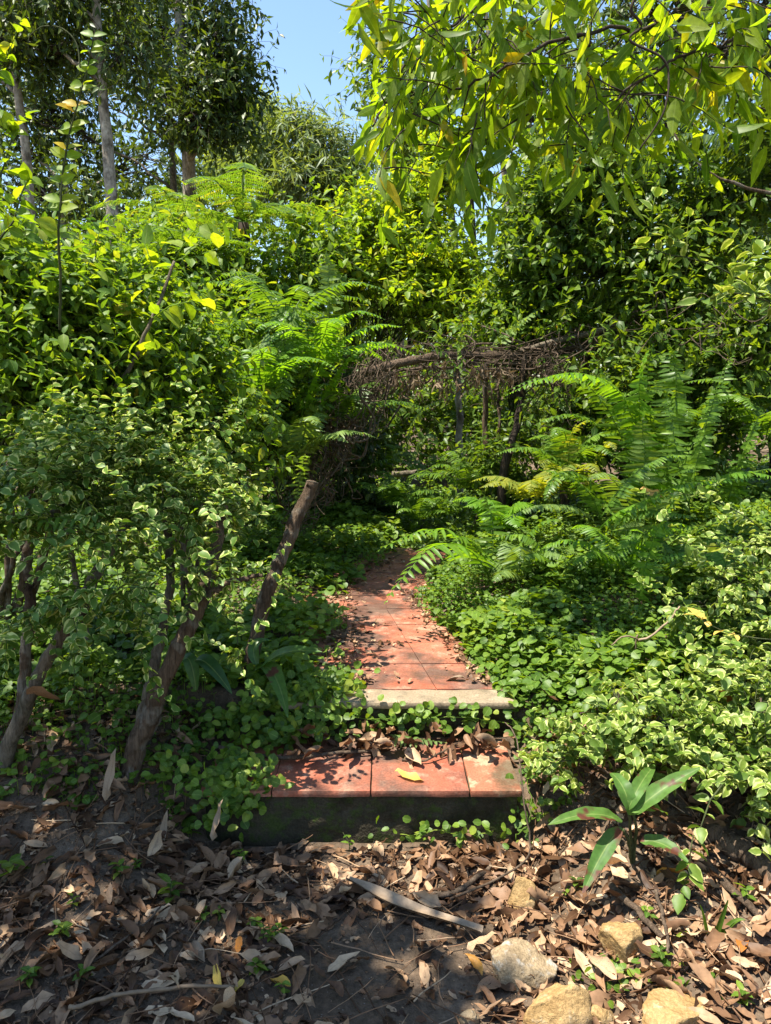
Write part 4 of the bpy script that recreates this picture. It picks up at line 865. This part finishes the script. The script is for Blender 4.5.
# ================================================================== GROUND COVER
def cover(name, label, region, n, L=(.025, .046), lift=(.01, .13), seed=0):
    x0, x1, y0, y1 = region; g = Geo()
    x = R.uniform(x0, x1, n); y = y0 + (y1 - y0) * R.random(n) ** 1.6
    nz = np.sin(x * 7.3 + seed) * np.sin(y * 5.9 + 1.7 * seed) + .6 * np.sin(x * 15.1 + y * 11.3)
    if x0 < 0:
        ok = ((x < xL(y) - .02 + .05 * nz) | (y > 5.75)) & (y > np.where(x > -.66, 2.86, np.where(x < -.95, 2.28, 2.34) + .06 * nz) - .0)
        ok &= ~((x < -.95) & (y < 2.5) & (R.random(n) < .5)) 
    else:
        ok = (x > xR(y) + .0 + .035 * nz) & (y > 2.36 + .10 * nz + .10 * np.clip(x - .5, 0, 2)) & ~((x < .5) & (y < 2.8))
        ok &= ~((y < 2.7) & (R.random(n) < .5))
    x, y, nz = x[ok], y[ok], nz[ok]; n = len(x)
    h = R.uniform(*lift, n) * (1 + .5 * np.clip(nz, -1, 1)) * np.clip((y - 2.1) * 1.5, .4, 1)
    pos = np.stack([x, y, terr(x, y) + h], -1); az = R.random(n) * 2 * math.pi
    d = np.stack([np.cos(az), np.sin(az), R.normal(-.15, .22, n)], -1); nr = np.stack([R.normal(0, .38, n), R.normal(-.12, .38, n), np.ones(n)], -1)
    l = R.uniform(*L, n) * np.clip(.9 + (y - 2.5) * .06, .8, 1.3) * (.75 + .5 * (np.sin(x * 2.7 + seed) * np.sin(y * 3.3) > -.1))
    big = (R.random(n) < .03); l = np.where(big, l * 1.5, l)
    rr = np.clip(R.normal(.40, .2, n) + .15 * np.sin(x * 1.9 + 2 * seed) * np.sin(y * 2.3) + .1 * nz, 0, 1); rr = np.where(R.random(n) < .015, 1, rr)
    g.leaves(ROUND, pos, d, nr, l, l * .95, rr)
    k = n // 3; P = np.stack([pos[:k] - np.stack([0 * h[:k], 0 * h[:k], h[:k]], -1), pos[:k]], 1); g.tubes(P, np.full((1, 2), .0012), 3, cap=False)
    tag(g.build(name, M['cover']), label, 'ground cover', kind='stuff')
cover('ground_cover', 'creeping round-leaved plants carpeting the shaded ground left of the path', (-3.2, 1.6, 2.2, 9), 66000, seed=1)
cover('ground_cover', 'creeping round-leaved plants carpeting the sunny bank right of the path', (.1, 4.0, 2.2, 7.5), 105000, (.022, .042), seed=4)

def creep(label, pts, spread, n, L=.03, mat='cover'):
    """small creepers hugging a ledge or poking out of the litter"""
    g = Geo(); pos = []
    for _ in range(n):
        i = R.integers(len(pts) - 1); t = R.random(); p = np.array(pts[i]) * (1 - t) + np.array(pts[i + 1]) * t; pos.append(p + R.normal(0, 1, 3) * spread)
    pos = np.array(pos); pos[:, 2] = np.maximum(pos[:, 2], np.where(pos[:, 1] < STEP_Y0, terr(pos[:, 0], pos[:, 1]) + .012, pos[:, 2]))
    g.leaves(ROUND, pos, R.normal(0, 1, (n, 3)) * [1, .4, .5], R.normal(0, .35, (n, 3)) + [0, -.6, .8], R.uniform(.6, 1.2, n) * L, R.uniform(.6, 1.1, n) * L)
    ln = np.array(pts); P = wob(smooth_poly(ln, 20), .02); g.tubes(P, np.full((1, 20), .0018), 4)
    return tag(g.build('creeper', M[mat]), label, 'creeper')
creep('creeper trailing along the front of the upper step under its concrete edge', [(-.2, 2.735, .30), (.1, 2.735, .285), (.3, 2.735, .29), (.52, 2.74, .26)], (.05, .012, .035), 150, .034)
creep('thick creeper spilling over the left half of the upper step', [(-.62, 2.72, .27), (-.5, 2.78, .33), (-.38, 2.78, .37), (-.24, 2.78, .375), (-.2, 2.95, .38), (-.22, 2.74, .31), (-.34, 2.70, .26), (-.5, 2.66, .24)], (.06, .05, .03), 900, .034)
creep('creeper growing along the foot of the lower step in the dark', [(.05, 2.345, .05), (.2, 2.34, .06), (.36, 2.34, .07)], (.05, .012, .025), 42, .028)
creep('creeper climbing the right end of the lower step', [(.44, 2.33, .04), (.5, 2.36, .12), (.50, 2.45, .2)], (.04, .03, .04), 46, .028)
creep('creeper hanging over the left end of the lower step', [(-.78, 2.42, .26), (-.6, 2.36, .235), (-.5, 2.36, .23), (-.55, 2.34, .12), (-.46, 2.36, .22), (-.47, 2.47, .235), (-.6, 2.5, .25)], (.05, .03, .03), 460, .032)
creep('small bright creeper between the ochre stones at the lower right', [G(590, 985), G(615, 975), G(640, 985)], (.03, .03, .012), 46, .024)
creep('small round-leaved creeper beside the grass tuft in the litter', [G(640, 965), G(670, 985), G(690, 1000)], (.03, .03, .012), 26, .022)

def seedling(label, px, py, h, n, L, mat='cover', group=None):
    b = G(px, py); rt = thing('seedling', label, 'seedling', b, group); g = Geo(); fg = Geo()
    P = wob(np.stack([b, b + [0, 0, h * .5], b + [R.normal(0, .01), R.normal(0, .01), h]]), .004); P = smooth_poly(P, 8); g.tubes(P, np.linspace(.002, .001, 8)[None], 5); g.build('stem', M['stem'], rt)
    az = np.arange(n) * 2.4 + R.random() * 6; z = np.linspace(.35, 1, n); pos = b + np.stack([0 * z, 0 * z, z * h], -1)
    fg.leaves(OVATE, pos, np.stack([np.cos(az), np.sin(az), R.uniform(0, .5, n)], -1), R.normal(0, .2, (n, 3)) + [0, 0, 1], R.uniform(.7, 1.15, n) * L, R.uniform(.4, .6, n) * L); fg.build('leaf', M[mat], rt); return rt
for (lab, px, py, h, n, L, mt) in (
        ('tallest seedling in the shaded leaf litter left of the step front', 172, 905, .07, 8, .05, 'midgreen'), ('seedling with upright leaves at the very left edge of the litter', 12, 880, .06, 7, .055, 'midgreen'),
        ('bright small weed in the lower left corner of the litter', 30, 985, .04, 9, .032, 'cover'), ('tiny feathery weed in the shaded litter below the step', 272, 945, .05, 8, .022, 'green'),
        ('small pale seedling at the foot of the dark step face', 349, 852, .06, 5, .028, 'green'), ('small weed under the left shrub above the dry leaves', 62, 940, .05, 8, .035, 'cover'),
        ('weed sprouting beside the brown slab at the right edge', 745, 905, .05, 7, .035, 'cover'), ('weed at the lower right corner below the grass tuft', 742, 1010, .05, 9, .03, 'green'),
        ('lone weed on the litter near the heaped dry leaves left of the lower step', 240, 865, .05, 7, .035, 'cover'), ('weed standing left of the long dry leaf sheath', 120, 880, .05, 7, .036, 'cover')):
    seedling(lab, px, py, h, n, L, mt)

for k in range(16):
    px, py = (R.uniform(10, 330), R.uniform(860, 1000)) if k < 11 else (R.uniform(560, 760), R.uniform(880, 1010))
    seedling('tiny green sprout in the shaded litter on the left' if k < 11 else 'tiny green sprout among the stones and litter on the right', px, py, R.uniform(.02, .05), int(R.integers(4, 9)), R.uniform(.02, .036), ['cover', 'green', 'midgreen'][k % 3], 'tiny sprouts in the left litter' if k < 11 else 'tiny sprouts in the right litter')

# ================================================================== LEAF LITTER
def dry_tpl(seed):
    r = np.random.default_rng(seed); cu = r.uniform(-.3, .4); fo = r.uniform(-.2, 1.0); tw = r.normal(0, .25)
    t = tpl([(.12, .30), (.3, .46), (.5, .5), (.7, .40), (.88, .2)], fo, cu)
    v = t['v'].copy(); v[:, 2] += tw * v[:, 0] * (v[:, 1] - .3) * 3 + r.normal(0, .08, len(v)); v[:, 3] += r.normal(0, .035, len(v)); v[:, 0] += .5 * r.normal() * v[:, 1] ** 2 + r.normal(0, .07, len(v)); t['v'] = v; return t
DRY = [dry_tpl(k) for k in range(16)]
def litter_ok(x, y):
    a = (y < STEP_Y0 - .03) | (np.abs(x + .07) > .62)
    b = y < np.where(x < 0, 2.75, 2.7)
    bare = (((x - .02) / .28) ** 2 + ((y - 1.74) / .30) ** 2 < 1)
    return a & b, bare
def litter_stuff():
    g = Geo(); n = 9500; x = R.uniform(-2.2, 2.3, n); y = R.uniform(.9, 2.8, n); ok, bare = litter_ok(x, y); ok &= ~(bare & (R.random(n) < .9)); x, y = x[ok], y[ok]; n = len(x)
    pos = np.stack([x, y, terr(x, y) + R.uniform(.002, .02, n)], -1); az = R.random(n) * 6.283
    d = np.stack([np.cos(az), np.sin(az), R.normal(.05, .2, n)], -1); nr = R.normal(0, .45, (n, 3)) + [0, 0, 1]; l = R.uniform(.035, .10, n); k = R.integers(0, 16, n)
    for q in range(16): s = k == q; g.leaves(DRY[q], pos[s], d[s], nr[s], l[s], l[s] * R.uniform(.26, .44, s.sum()), R.random(s.sum()))
    n = 16000; x = R.uniform(-2, 2.1, n); y = R.uniform(1.2, 2.75, n); ok, bare = litter_ok(x, y); ok &= ~(bare & (R.random(n) < .6)); x, y = x[ok], y[ok]; n = len(x)
    pos = np.stack([x, y, terr(x, y) + R.uniform(.001, .012, n)], -1); l = .004 + .03 * R.random(n) ** 2.2
    for q in range(6): s = np.arange(n) % 6 == q; g.leaves(DRY[q], pos[s], R.normal(0, 1, (s.sum(), 3)) * [1, 1, .2], R.normal(0, .5, (s.sum(), 3)) + [0, 0, 1], l[s], l[s] * R.uniform(.3, .8, s.sum()), R.random(s.sum()))
    n = 1500; x = R.uniform(-2.2, 2.3, n); y = R.uniform(.9, 2.75, n); ok, bare = litter_ok(x, y); x, y = x[ok], y[ok]; n = len(x)
    TP = grow(np.stack([x, y, terr(x, y) + .012], -1), R.normal(0, 1, (n, 3)) * [1, 1, .06], R.uniform(.06, .25, n), 6, .12); TP[:, :, 2] = terr(TP[:, :, 0], TP[:, :, 1]) + R.uniform(.006, .03, n)[:, None]
    g.tubes(TP, np.linspace(1, .6, 6)[None] * R.uniform(.001, .0028, n)[:, None], 4, r=np.clip(R.normal(.5, .25, n), 0, 1))
    n = 1500; i = np.arange(n); yy = 2.95 + 2.5 * R.random(n) ** 1.4; xx = np.where(R.random(n) < .7, xL(yy) - .1 + np.abs(R.normal(0, .13, n)), xR(yy) - np.abs(R.normal(0, .05, n)))
    pos = np.stack([xx, yy, .354 + R.uniform(0, .008, n)], -1); az = R.random(n) * 6.283; l = .006 + .04 * R.random(n) ** 2
    g.leaves(DRY[3], pos, np.stack([np.cos(az), np.sin(az), R.normal(0, .15, n)], -1), R.normal(0, .3, (n, 3)) + [0, 0, 1], l, l * .45)
    tag(g.build('leaf_litter', M['dry']), 'small dry leaves, twigs and crumbs covering the forest floor', 'leaf litter', kind='stuff')
litter_stuff()

protos = {}
def leaf_proto(mat, k, r):
    key = (mat, k)
    if key not in protos:
        g = Geo(); g.leaves(DRY[k], np.zeros((1, 3)), np.array([[0, 1., 0]]), np.array([[0, 0, 1.]]), 1.0, R.uniform(.26, .42), r)
        o = g.build('fallen_leaf', M[mat]); protos[key] = (o, [True])
    return protos[key]
def put_leaf(pos, rz, L, label, group, mat='dry', k=None, tilt=.3, r=None):
    k = int(R.integers(0, 16)) if k is None else k
    o, first = leaf_proto(mat, k, (k * .618) % 1 if r is None else r)
    if not first[0]:
        o = o.copy(); COL.objects.link(o)
    first[0] = False
    o.location = tuple(float(c) for c in pos); o.rotation_euler = (R.normal(0, tilt), R.normal(0, tilt), rz); o.scale = (L, L, L)
    return tag(o, label, 'leaf', group)
def zone(n, label, group, xr, yr, L, cond=None, zf=None, lift=(.012, .035), tilt=.3, minbare=True, mat='dry'):
    c = 0; tries = 0
    while c < n and tries < 6000:
        tries += 1; x = R.uniform(*xr); y = R.uniform(*yr)
        if zf is None:
            ok, bare = litter_ok(np.array(x), np.array(y))
            if not ok or (minbare and bare and R.random() < .8): continue
        if cond is not None and not cond(x, y): continue
        z = float(terr(x, y)) if zf is None else zf
        put_leaf((x, y, z + R.uniform(*lift)), R.random() * 6.283, R.uniform(*L), label, group, mat, tilt=tilt); c += 1
zone(95, 'dry brown leaf in the shaded litter left of the dark step face', 'dry leaves in the shaded litter', (-1.5, -.08), (1.5, 2.33), (.045, .105), tilt=.35)
zone(85, 'dry pinkish-brown leaf in the sunlit litter around the ochre stones', 'dry leaves in the sunlit litter', (.16, 1.35), (1.5, 2.4), (.045, .105), tilt=.35)
zone(14, 'dry leaf at the edge of the bare soil before the steps', 'dry leaves by the bare soil', (-.2, .26), (1.55, 2.2), (.06, .10), minbare=False)
zone(90, 'curled dry leaf in the heap at the back of the lower step', 'dry leaves heaped on the lower step', (-.34, .45), (2.57, 2.75), (.06, .11), zf=.2, lift=(.004, .075), tilt=.6)
zone(20, 'small dry leaf lying on the red tiles of the long path', 'dry leaves on the tiled path', (-.4, .45), (3.0, 5.0), (.03, .07), cond=lambda x, y: xL(y) - .1 < x < xR(y) and (x < xL(y) + .12 or x > xR(y) - .1 or R.random() < .25), zf=.351, lift=(.002, .008), tilt=.12)
zone(14, 'curled brown dead leaf caught on top of the right bank ground cover', 'dead leaves on the ground cover', (.6, 1.6), (2.5, 3.6), (.05, .09), cond=lambda x, y: True, zf=None if False else None, lift=(.09, .13), minbare=False) if False else None
def cover_leaf(px, py, Y, L, lab, mat='dry', rz=0, k=4):
    p = Wp(px, py, Y); put_leaf(p, rz, L, lab, None, mat, k, .4)
cover_leaf(560, 702, 2.75, .09, 'brown curled leaf caught on the ground cover by the path corner', 'dry', 1.6, 2)
cover_leaf(562, 605, 3.4, .09, 'pale brown leaf hanging upright in the middle of the right bank', 'dry', .2, 7)
cover_leaf(718, 690, 2.3, .12, 'long orange-brown leaf stuck in the right-hand shrub', 'orange', -.9, 5)
cover_leaf(62, 700, 2.35, .15, 'large brown dead leaf hanging beside the pale leaning trunk', 'dry', 2.6, 6)
cover_leaf(665, 497, 3.6, .12, 'rust-red dead leaf lying among the low arching fronds', 'orange', 1.2, 3)
cover_leaf(690, 870, 1.98, .1, 'orange leaf tip poking up beside the drooping pale sprig', 'orange', .6, 1)
def single(px, py, L, rz, lab, mat, z=None, k=3, Y=None):
    p = G(px, py) if Y is None else Wp(px, py, Y)
    put_leaf(p + [0, 0, .025 if Y is None else .006], rz, L, lab, None, mat, k, .12)
p_ = Wp(413, 786, 2.42); put_leaf((p_[0] + .04, 2.42, .207), 1.35, .11, 'long yellow leaf lying across the tiles of the lower step', None, 'yellowleaf', 3, .05)
put_leaf((.335, 2.99, .357), 1.3, .085, 'tan leaf lying near the front edge of the long path', None, 'straw', 5, .05)
single(220, 996, .075, .5, 'bright yellow-orange leaf in the dark litter at the bottom', 'yellowleaf')
single(245, 988, .06, 2.6, 'small yellow leaf right of the brightest yellow leaf', 'yellowleaf', k=6)
single(292, 995, .065, 1.1, 'orange leaf at the left edge of the bare soil', 'orange', k=8)
single(238, 962, .06, .2, 'narrow orange-tan leaf above the yellow leaves', 'orange', k=2)
single(740, 962, .12, -.7, 'long orange-brown leaf leaning in the grass tuft', 'orange', k=5)
single(482, 985, .08, .3, 'rust-orange leaf standing against the largest ochre stone', 'orange', k=1)
single(575, 792, .06, .3, 'orange leaf at the right end of the lower step', 'orange', k=4)
single(205, 968, .11, .9, 'large tan leaf lying flat in the shaded litter', 'straw', k=7)
for lab, px, py, L, rz in (('pale strap-shaped dry leaf standing at the left of the shrub foot', 105, 790, .17, .1), ('pale strap-shaped dry leaf standing below the lower step creeper', 212, 830, .14, -.3), ('pale strap-shaped dry leaf beside the trunk foot', 160, 840, .13, .2)):
    p = Wp(px, py, 2.25); o = put_leaf(p, rz, L, lab, None, 'straw', 3, .1); o.rotation_euler = (1.2, .1, rz); o.scale = (L * .45, L, L)
    o.location.z -= .04

# long dry sheath and dead sticks
def stick(name, label, cat, pts, r, mat, lift=.02, k=20, sides=7, amp=.01, flat=None):
    P = np.array([G(*p) + [0, 0, lift] for p in pts]); P = wob(smooth_poly(P, k), amp); g = Geo()
    g.tubes(P, np.linspace(r, r * .7, k)[None] * (1 + R.normal(0, .06, k)), sides)
    return tag(g.build(name, M[mat]), label, cat)
b = G(350, 893); rt = thing('palm_sheath', 'long pale dry palm sheath lying on the bare soil before the step', 'palm sheath', b)
A = np.array([G(348, 892), G(385, 910), G(430, 928), G(482, 946)]) + [0, 0, .04]; P = smooth_poly(A, 20); T = unit(np.gradient(P, axis=0)); sd_ = unit(np.cross(T, [0, 0, 1.])); s = np.linspace(0, 1, 20)
hw = .020 * np.clip(np.sin(np.pi * np.clip(s, .04, .97)), .25, 1) ** .5; g = Geo(); V = []
for f in (-1, -.6, 0, .6, 1): V.append(P + sd_ * (hw * f)[:, None] + np.array([0, 0, 1.]) * (abs(f) ** 2 * .010 + .004 * np.sin(s * 9 + f))[:, None])
V = np.stack(V, 1).reshape(-1, 3); V = np.concatenate([V, V - [0, 0, .004]]); idx = np.arange(100).reshape(20, 5)
q = np.stack([idx[:-1, :-1], idx[:-1, 1:], idx[1:, 1:], idx[1:, :-1]], -1).reshape(-1); g.add(V, np.concatenate([q, q + 100]), np.full(152, 4), r=.9); g.build('blade', M['straw'], rt)
stick('dead_stick', 'thick pale stick bent along the litter left of the ochre stones', 'stick', [(420, 905), (455, 900), (480, 885), (490, 872)], .010, 'twig')
stick('dead_stick', 'dead stick pointing down to the roundest ochre stone', 'stick', [(610, 895), (635, 918), (665, 950)], .011, 'log', .03)
stick('dead_stick', 'thin upright twig fallen between the stones and the grass tuft', 'stick', [(655, 900), (662, 930), (668, 965)], .006, 'twig', .03)
stick('dead_stick', 'long straight stick along the bottom of the shaded litter', 'stick', [(70, 1018), (150, 1005), (235, 998)], .006, 'straw', .03)
stick('dead_stick', 'thin white twig lying bottom left beside the yellow leaves', 'stick', [(60, 990), (110, 960), (165, 915)], .004, 'twig', .03)
stick('dead_stick', 'rotting brown slab of wood at the right edge below the shrub', 'log', [(715, 838), (745, 862), (785, 905)], .04, 'log', .02, 24, 9, .015)
stick('dead_stick', 'brown rotting branch lower at the right edge', 'log', [(690, 855), (720, 885), (760, 925)], .016, 'log', .02)
rt = thing('dead_stick', 'thin dead runner curving off the right end of the lower step', 'stick', G(455, 905))
g = Geo(); g.tubes(wob(smooth_poly([G(450, 905) + [0, 0, .02], G(500, 890) + [0, 0, .05], Wp(528, 850, 2.2), Wp(522, 800, 2.25), Wp(516, 740, 2.4), Wp(505, 722, 2.5)], 30), .01), np.linspace(.004, .002, 30)[None], 6); g.build('stem', M['twig'], rt)
g = Geo(); g.tubes(wob(smooth_poly([np.array([-.62, 2.6, .24]), np.array([-.4, 2.56, .225]), np.array([-.15, 2.60, .222]), np.array([-.05, 2.62, .215])], 20), .008), np.linspace(.009, .005, 20)[None], 7); tag(g.build('dead_stick', M['twig']), 'straight dead stick lying at the back left of the lower step', 'stick')
g = Geo(); g.tubes(wob(smooth_poly([np.array([.06, 2.57, .206]), np.array([.15, 2.55, .215]), np.array([.27, 2.64, .235])], 16), .006), np.linspace(.005, .003, 16)[None], 7); tag(g.build('dead_stick', M['log']), 'short dark stick lying on the tiles beside the heaped leaves', 'stick')
frond_geo(bez(np.array([.02, 2.66, .26]), np.array([.1, 2.60, .27]), np.array([.22, 2.62, .25]), 14), .05, 12, .3, .2).build('fallen_frond', M['fernpale'])
tag(bpy.data.objects['fallen_frond'], 'small pale green fern frond lying on the heaped leaves of the lower step', 'frond')

# ================================================================== STONES
def stone(label, px, py, wpx, hpx, seed, mat='stone', deep=.8):
    import bmesh
    from mathutils import noise as mn, Vector
    c = G(px, py + hpx * .35); s = c[1] / F_PX; bm = bmesh.new(); bmesh.ops.create_icosphere(bm, subdivisions=5, radius=1)
    r = np.random.default_rng(seed); planes = unit(r.normal(0, 1, (9, 3))); dist = r.uniform(.5, .85, 9)
    sx, sz = wpx * s * .64, hpx * s * .80; sy = sx * deep
    for v in bm.verts:
        p = np.array(v.co)
        for n_, d_ in zip(planes, dist):
            k = p @ n_ - d_
            if k > 0: p = p - n_ * k * .97
        off = Vector((seed * 3.1, 0, 0))
        p = p * (1 + .10 * mn.noise(Vector(p.tolist()) * 1.7 + off) + .05 * mn.noise(Vector(p.tolist()) * 5 + off) + .02 * mn.noise(Vector(p.tolist()) * 14 + off))
        v.co = (p[0] * sx, p[1] * sy, p[2] * sz)
    me = bpy.data.meshes.new('stone'); bm.to_mesh(me); bm.free(); me.polygons.foreach_set('use_smooth', np.full(len(me.polygons), True)); me.materials.append(M[mat])
    o = bpy.data.objects.new('stone', me); COL.objects.link(o); o.location = (float(c[0]), float(c[1]), float(c[2] + sz * .08)); o.rotation_euler = (0, 0, r.uniform(-.4, .4))
    return tag(o, label, 'stone', 'ochre stones in the leaf litter')
stone('grey-topped ochre stone lying left of the others beside the bare soil', 520, 955, 68, 40, 1, 'greystone')
stone('large ochre stone below the grey-topped one, cut by the frame bottom', 556, 1000, 70, 56, 2)
stone('rounded ochre stone farthest from the camera among the right stones', 622, 935, 44, 42, 3)
stone('blocky ochre stone at the very bottom right of the group', 672, 1012, 68, 40, 4)
stone('small upright ochre stone nearest the lower step', 522, 893, 30, 38, 5)
stone('small ochre stone wedged between the two big bottom ones', 592, 1014, 40, 30, 6)
stone('tiny pale stone at the edge of the bare soil', 468, 1018, 20, 16, 7, 'greystone')

# ================================================================== OVERHANGING TREE
def overhang():
    b = on(3.3, 3.4); rt = thing('overhanging_tree', 'tree whose long drooping backlit leaves hang into the top right', 'tree', b)
    T0 = smooth_poly([b, b + [-.05, 0, 1.5], b + [-.15, -.05, 3.2], b + [-.4, -.1, 5.0]], 24); g = Geo(); g.tubes(wob(T0, .05), np.linspace(.10, .06, 24)[None], 12); g.build('trunk', M['bark'], rt)
    fg = Geo(); tg = Geo()
    limbs = [([T0[14], Wp(720, -60, 3.3), Wp(600, -40, 3.2), Wp(500, -20, 3.1), Wp(430, -10, 3.0), Wp(375, 0, 3.0)], .015),
             ([T0[13], Wp(740, 0, 3.2), Wp(660, 30, 3.1), Wp(580, 40, 3.0), Wp(510, 70, 2.9), Wp(450, 90, 2.9)], .011),
             ([T0[13], Wp(770, 30, 3.1), Wp(720, 50, 3.0), Wp(680, 60, 2.9), Wp(620, 100, 2.9)], .009),
             ([T0[15], Wp(640, -90, 3.6), Wp(540, -50, 3.6), Wp(470, 20, 3.5), Wp(400, 80, 3.4), Wp(372, 130, 3.3)], .012)]
    org = []; dr = []
    for pts, r in limbs:
        P = wob(smooth_poly(pts, 40), .05); g = Geo(); g.tubes(P, np.linspace(r, .004, 40)[None], 8); g.build('limb', M['barkdark'], rt)
        i = R.integers(9, 40, 18); org.append(P[i]); dr.append(R.normal(0, 1, (18, 3)) * [1, .8, .5] + [-.35, -.1, .05])
    for (px, py, Y, rx, ry, n) in ((345, 20, 3.0, 14, 24, 4), (385, 60, 3.0, 34, 44, 14), (400, 125, 3.1, 26, 26, 7), (440, 40, 3.0, 40, 40, 14), (470, 105, 3.0, 30, 30, 6), (520, 40, 3.1, 50, 44, 15), (545, 100, 3.0, 34, 26, 8), (600, 50, 3.1, 50, 44, 14), (610, 115, 3.1, 30, 20, 6), (680, 40, 3.1, 50, 40, 12), (735, 45, 3.1, 40, 44, 10), (395, 180, 3.2, 16, 12, 2), (590, 150, 3.1, 14, 14, 2), (680, 85, 3, 30, 16, 4), (520, 155, 3.1, 14, 12, 2), (420, 5, 3.1, 40, 20, 9), (490, 5, 3.1, 40, 24, 9), (560, 0, 3.1, 40, 24, 9), (640, 5, 3.1, 40, 24, 9), (720, 0, 3.1, 40, 24, 9), (660, 70, 3.2, 50, 20, 6), (500, 60, 3.3, 60, 40, 10), (620, 60, 3.3, 60, 40, 10), (720, 70, 3.3, 40, 40, 8), (425, 165, 3.2, 16, 14, 3)):
        c, r, _ = clump(px, py, Y, rx, ry, .35); o, d = in_ell(n, c, r); org.append(o); dr.append(d * .5 + R.normal(0, .7, (n, 3)) * [1, .8, .4] + [-.2, 0, -.15])
    org = np.concatenate(org); dr = np.concatenate(dr); n = len(org)
    TP = grow(org, dr, R.uniform(.22, .40, n), 8, .14, .10);     a, b_ = ray(0, 0)
    # keep the patch of open sky clear
    u = TP[:, :, 0] / TP[:, :, 1]; sky_px = u * F_PX * .98 + 385
    keep = (sky_px.min(1) > 348) & (TP[:, :, 1].min(1) > 2.75); TP = TP[keep]; tg.tubes(TP, np.linspace(.0032, .0012, 8)[None], 4)
    leaf_on(fg, TP, LANCE, .118, .037, 1, 58, .62, .35, .65, 2, .25)
    fg.build('foliage', M['overhang'], rt); tg.build('twigs', M['barkdark'], rt)
    g = Geo(); g.tubes(poly([(640, -10, 2.8), (630, 10, 2.8), (640, 25, 2.8), (628, 38, 2.8), (660, 55, 2.78), (668, 75, 2.78), (664, 110, 2.75), (640, 150, 2.75)], 34, .008), np.linspace(.006, .003, 34)[None], 6); g.build('twig', M['barkdark'], rt)
overhang()
plant('overhanging_tree', 'leafy tree leaning over the foreground from the left, shading the dark litter', 'tree', on(-3.9, 1.7),
      [(np.array([-2.5, 1.55, 4.4]), np.array([.55, .5, .4])), (np.array([-1.9, 1.35, 4.5]), np.array([.4, .4, .35])), (np.array([-3.1, 1.5, 4.5]), np.array([.6, .5, .4])), (np.array([-2.0, 1.0, 4.7]), np.array([.5, .35, .3]), .8), (np.array([-2.6, 2.0, 4.6]), np.array([.5, .4, .35]), .5), (np.array([-2.8, .9, 4.9]), np.array([.6, .4, .35])), (np.array([-2.9, 2.1, 4.6]), np.array([.55, .4, .35]))],
      'green', .10, .05, 46, .35, MID, K=7, bark='bark', trunk=[on(-3.9, 1.7), (-3.85, 1.7, 2.0), (-3.6, 1.65, 3.8), (-3.2, 1.5, 5.2)], trunk_r=.08, conn=.5, foliage='crown')
# branch across the upper right thicket
rt = thing('bare_branch', 'bare brown branch slanting through the leaves high on the right', 'branch', Wp(771, 190, 5.0))
g = Geo(); g.tubes(poly([(790, 196, 5.0), (745, 188, 5.0), (722, 180, 5.0), (700, 165, 5.0), (670, 130, 5.1)], 26, .02), np.linspace(.014, .006, 26)[None], 8); g.build('branch', M['bark'], rt)

# ------------------------------------------------------------------ render
sc.view_settings.view_transform = 'Standard'; sc.view_settings.look = 'None'; sc.view_settings.gamma = 1
sc.view_settings.use_curve_mapping = False; sc.view_settings.exposure = 1.5
sc.render.engine = 'CYCLES'
c = sc.cycles; c.max_bounces = 7; c.diffuse_bounces = 4; c.glossy_bounces = 2; c.transmission_bounces = 4; c.transparent_max_bounces = 8
c.caustics_reflective = False; c.caustics_refractive = False; c.sample_clamp_indirect = 6
c.use_denoising = True; c.denoiser = 'OPENIMAGEDENOISE'; c.denoising_input_passes = 'RGB_ALBEDO_NORMAL'; c.denoising_prefilter = 'ACCURATE'
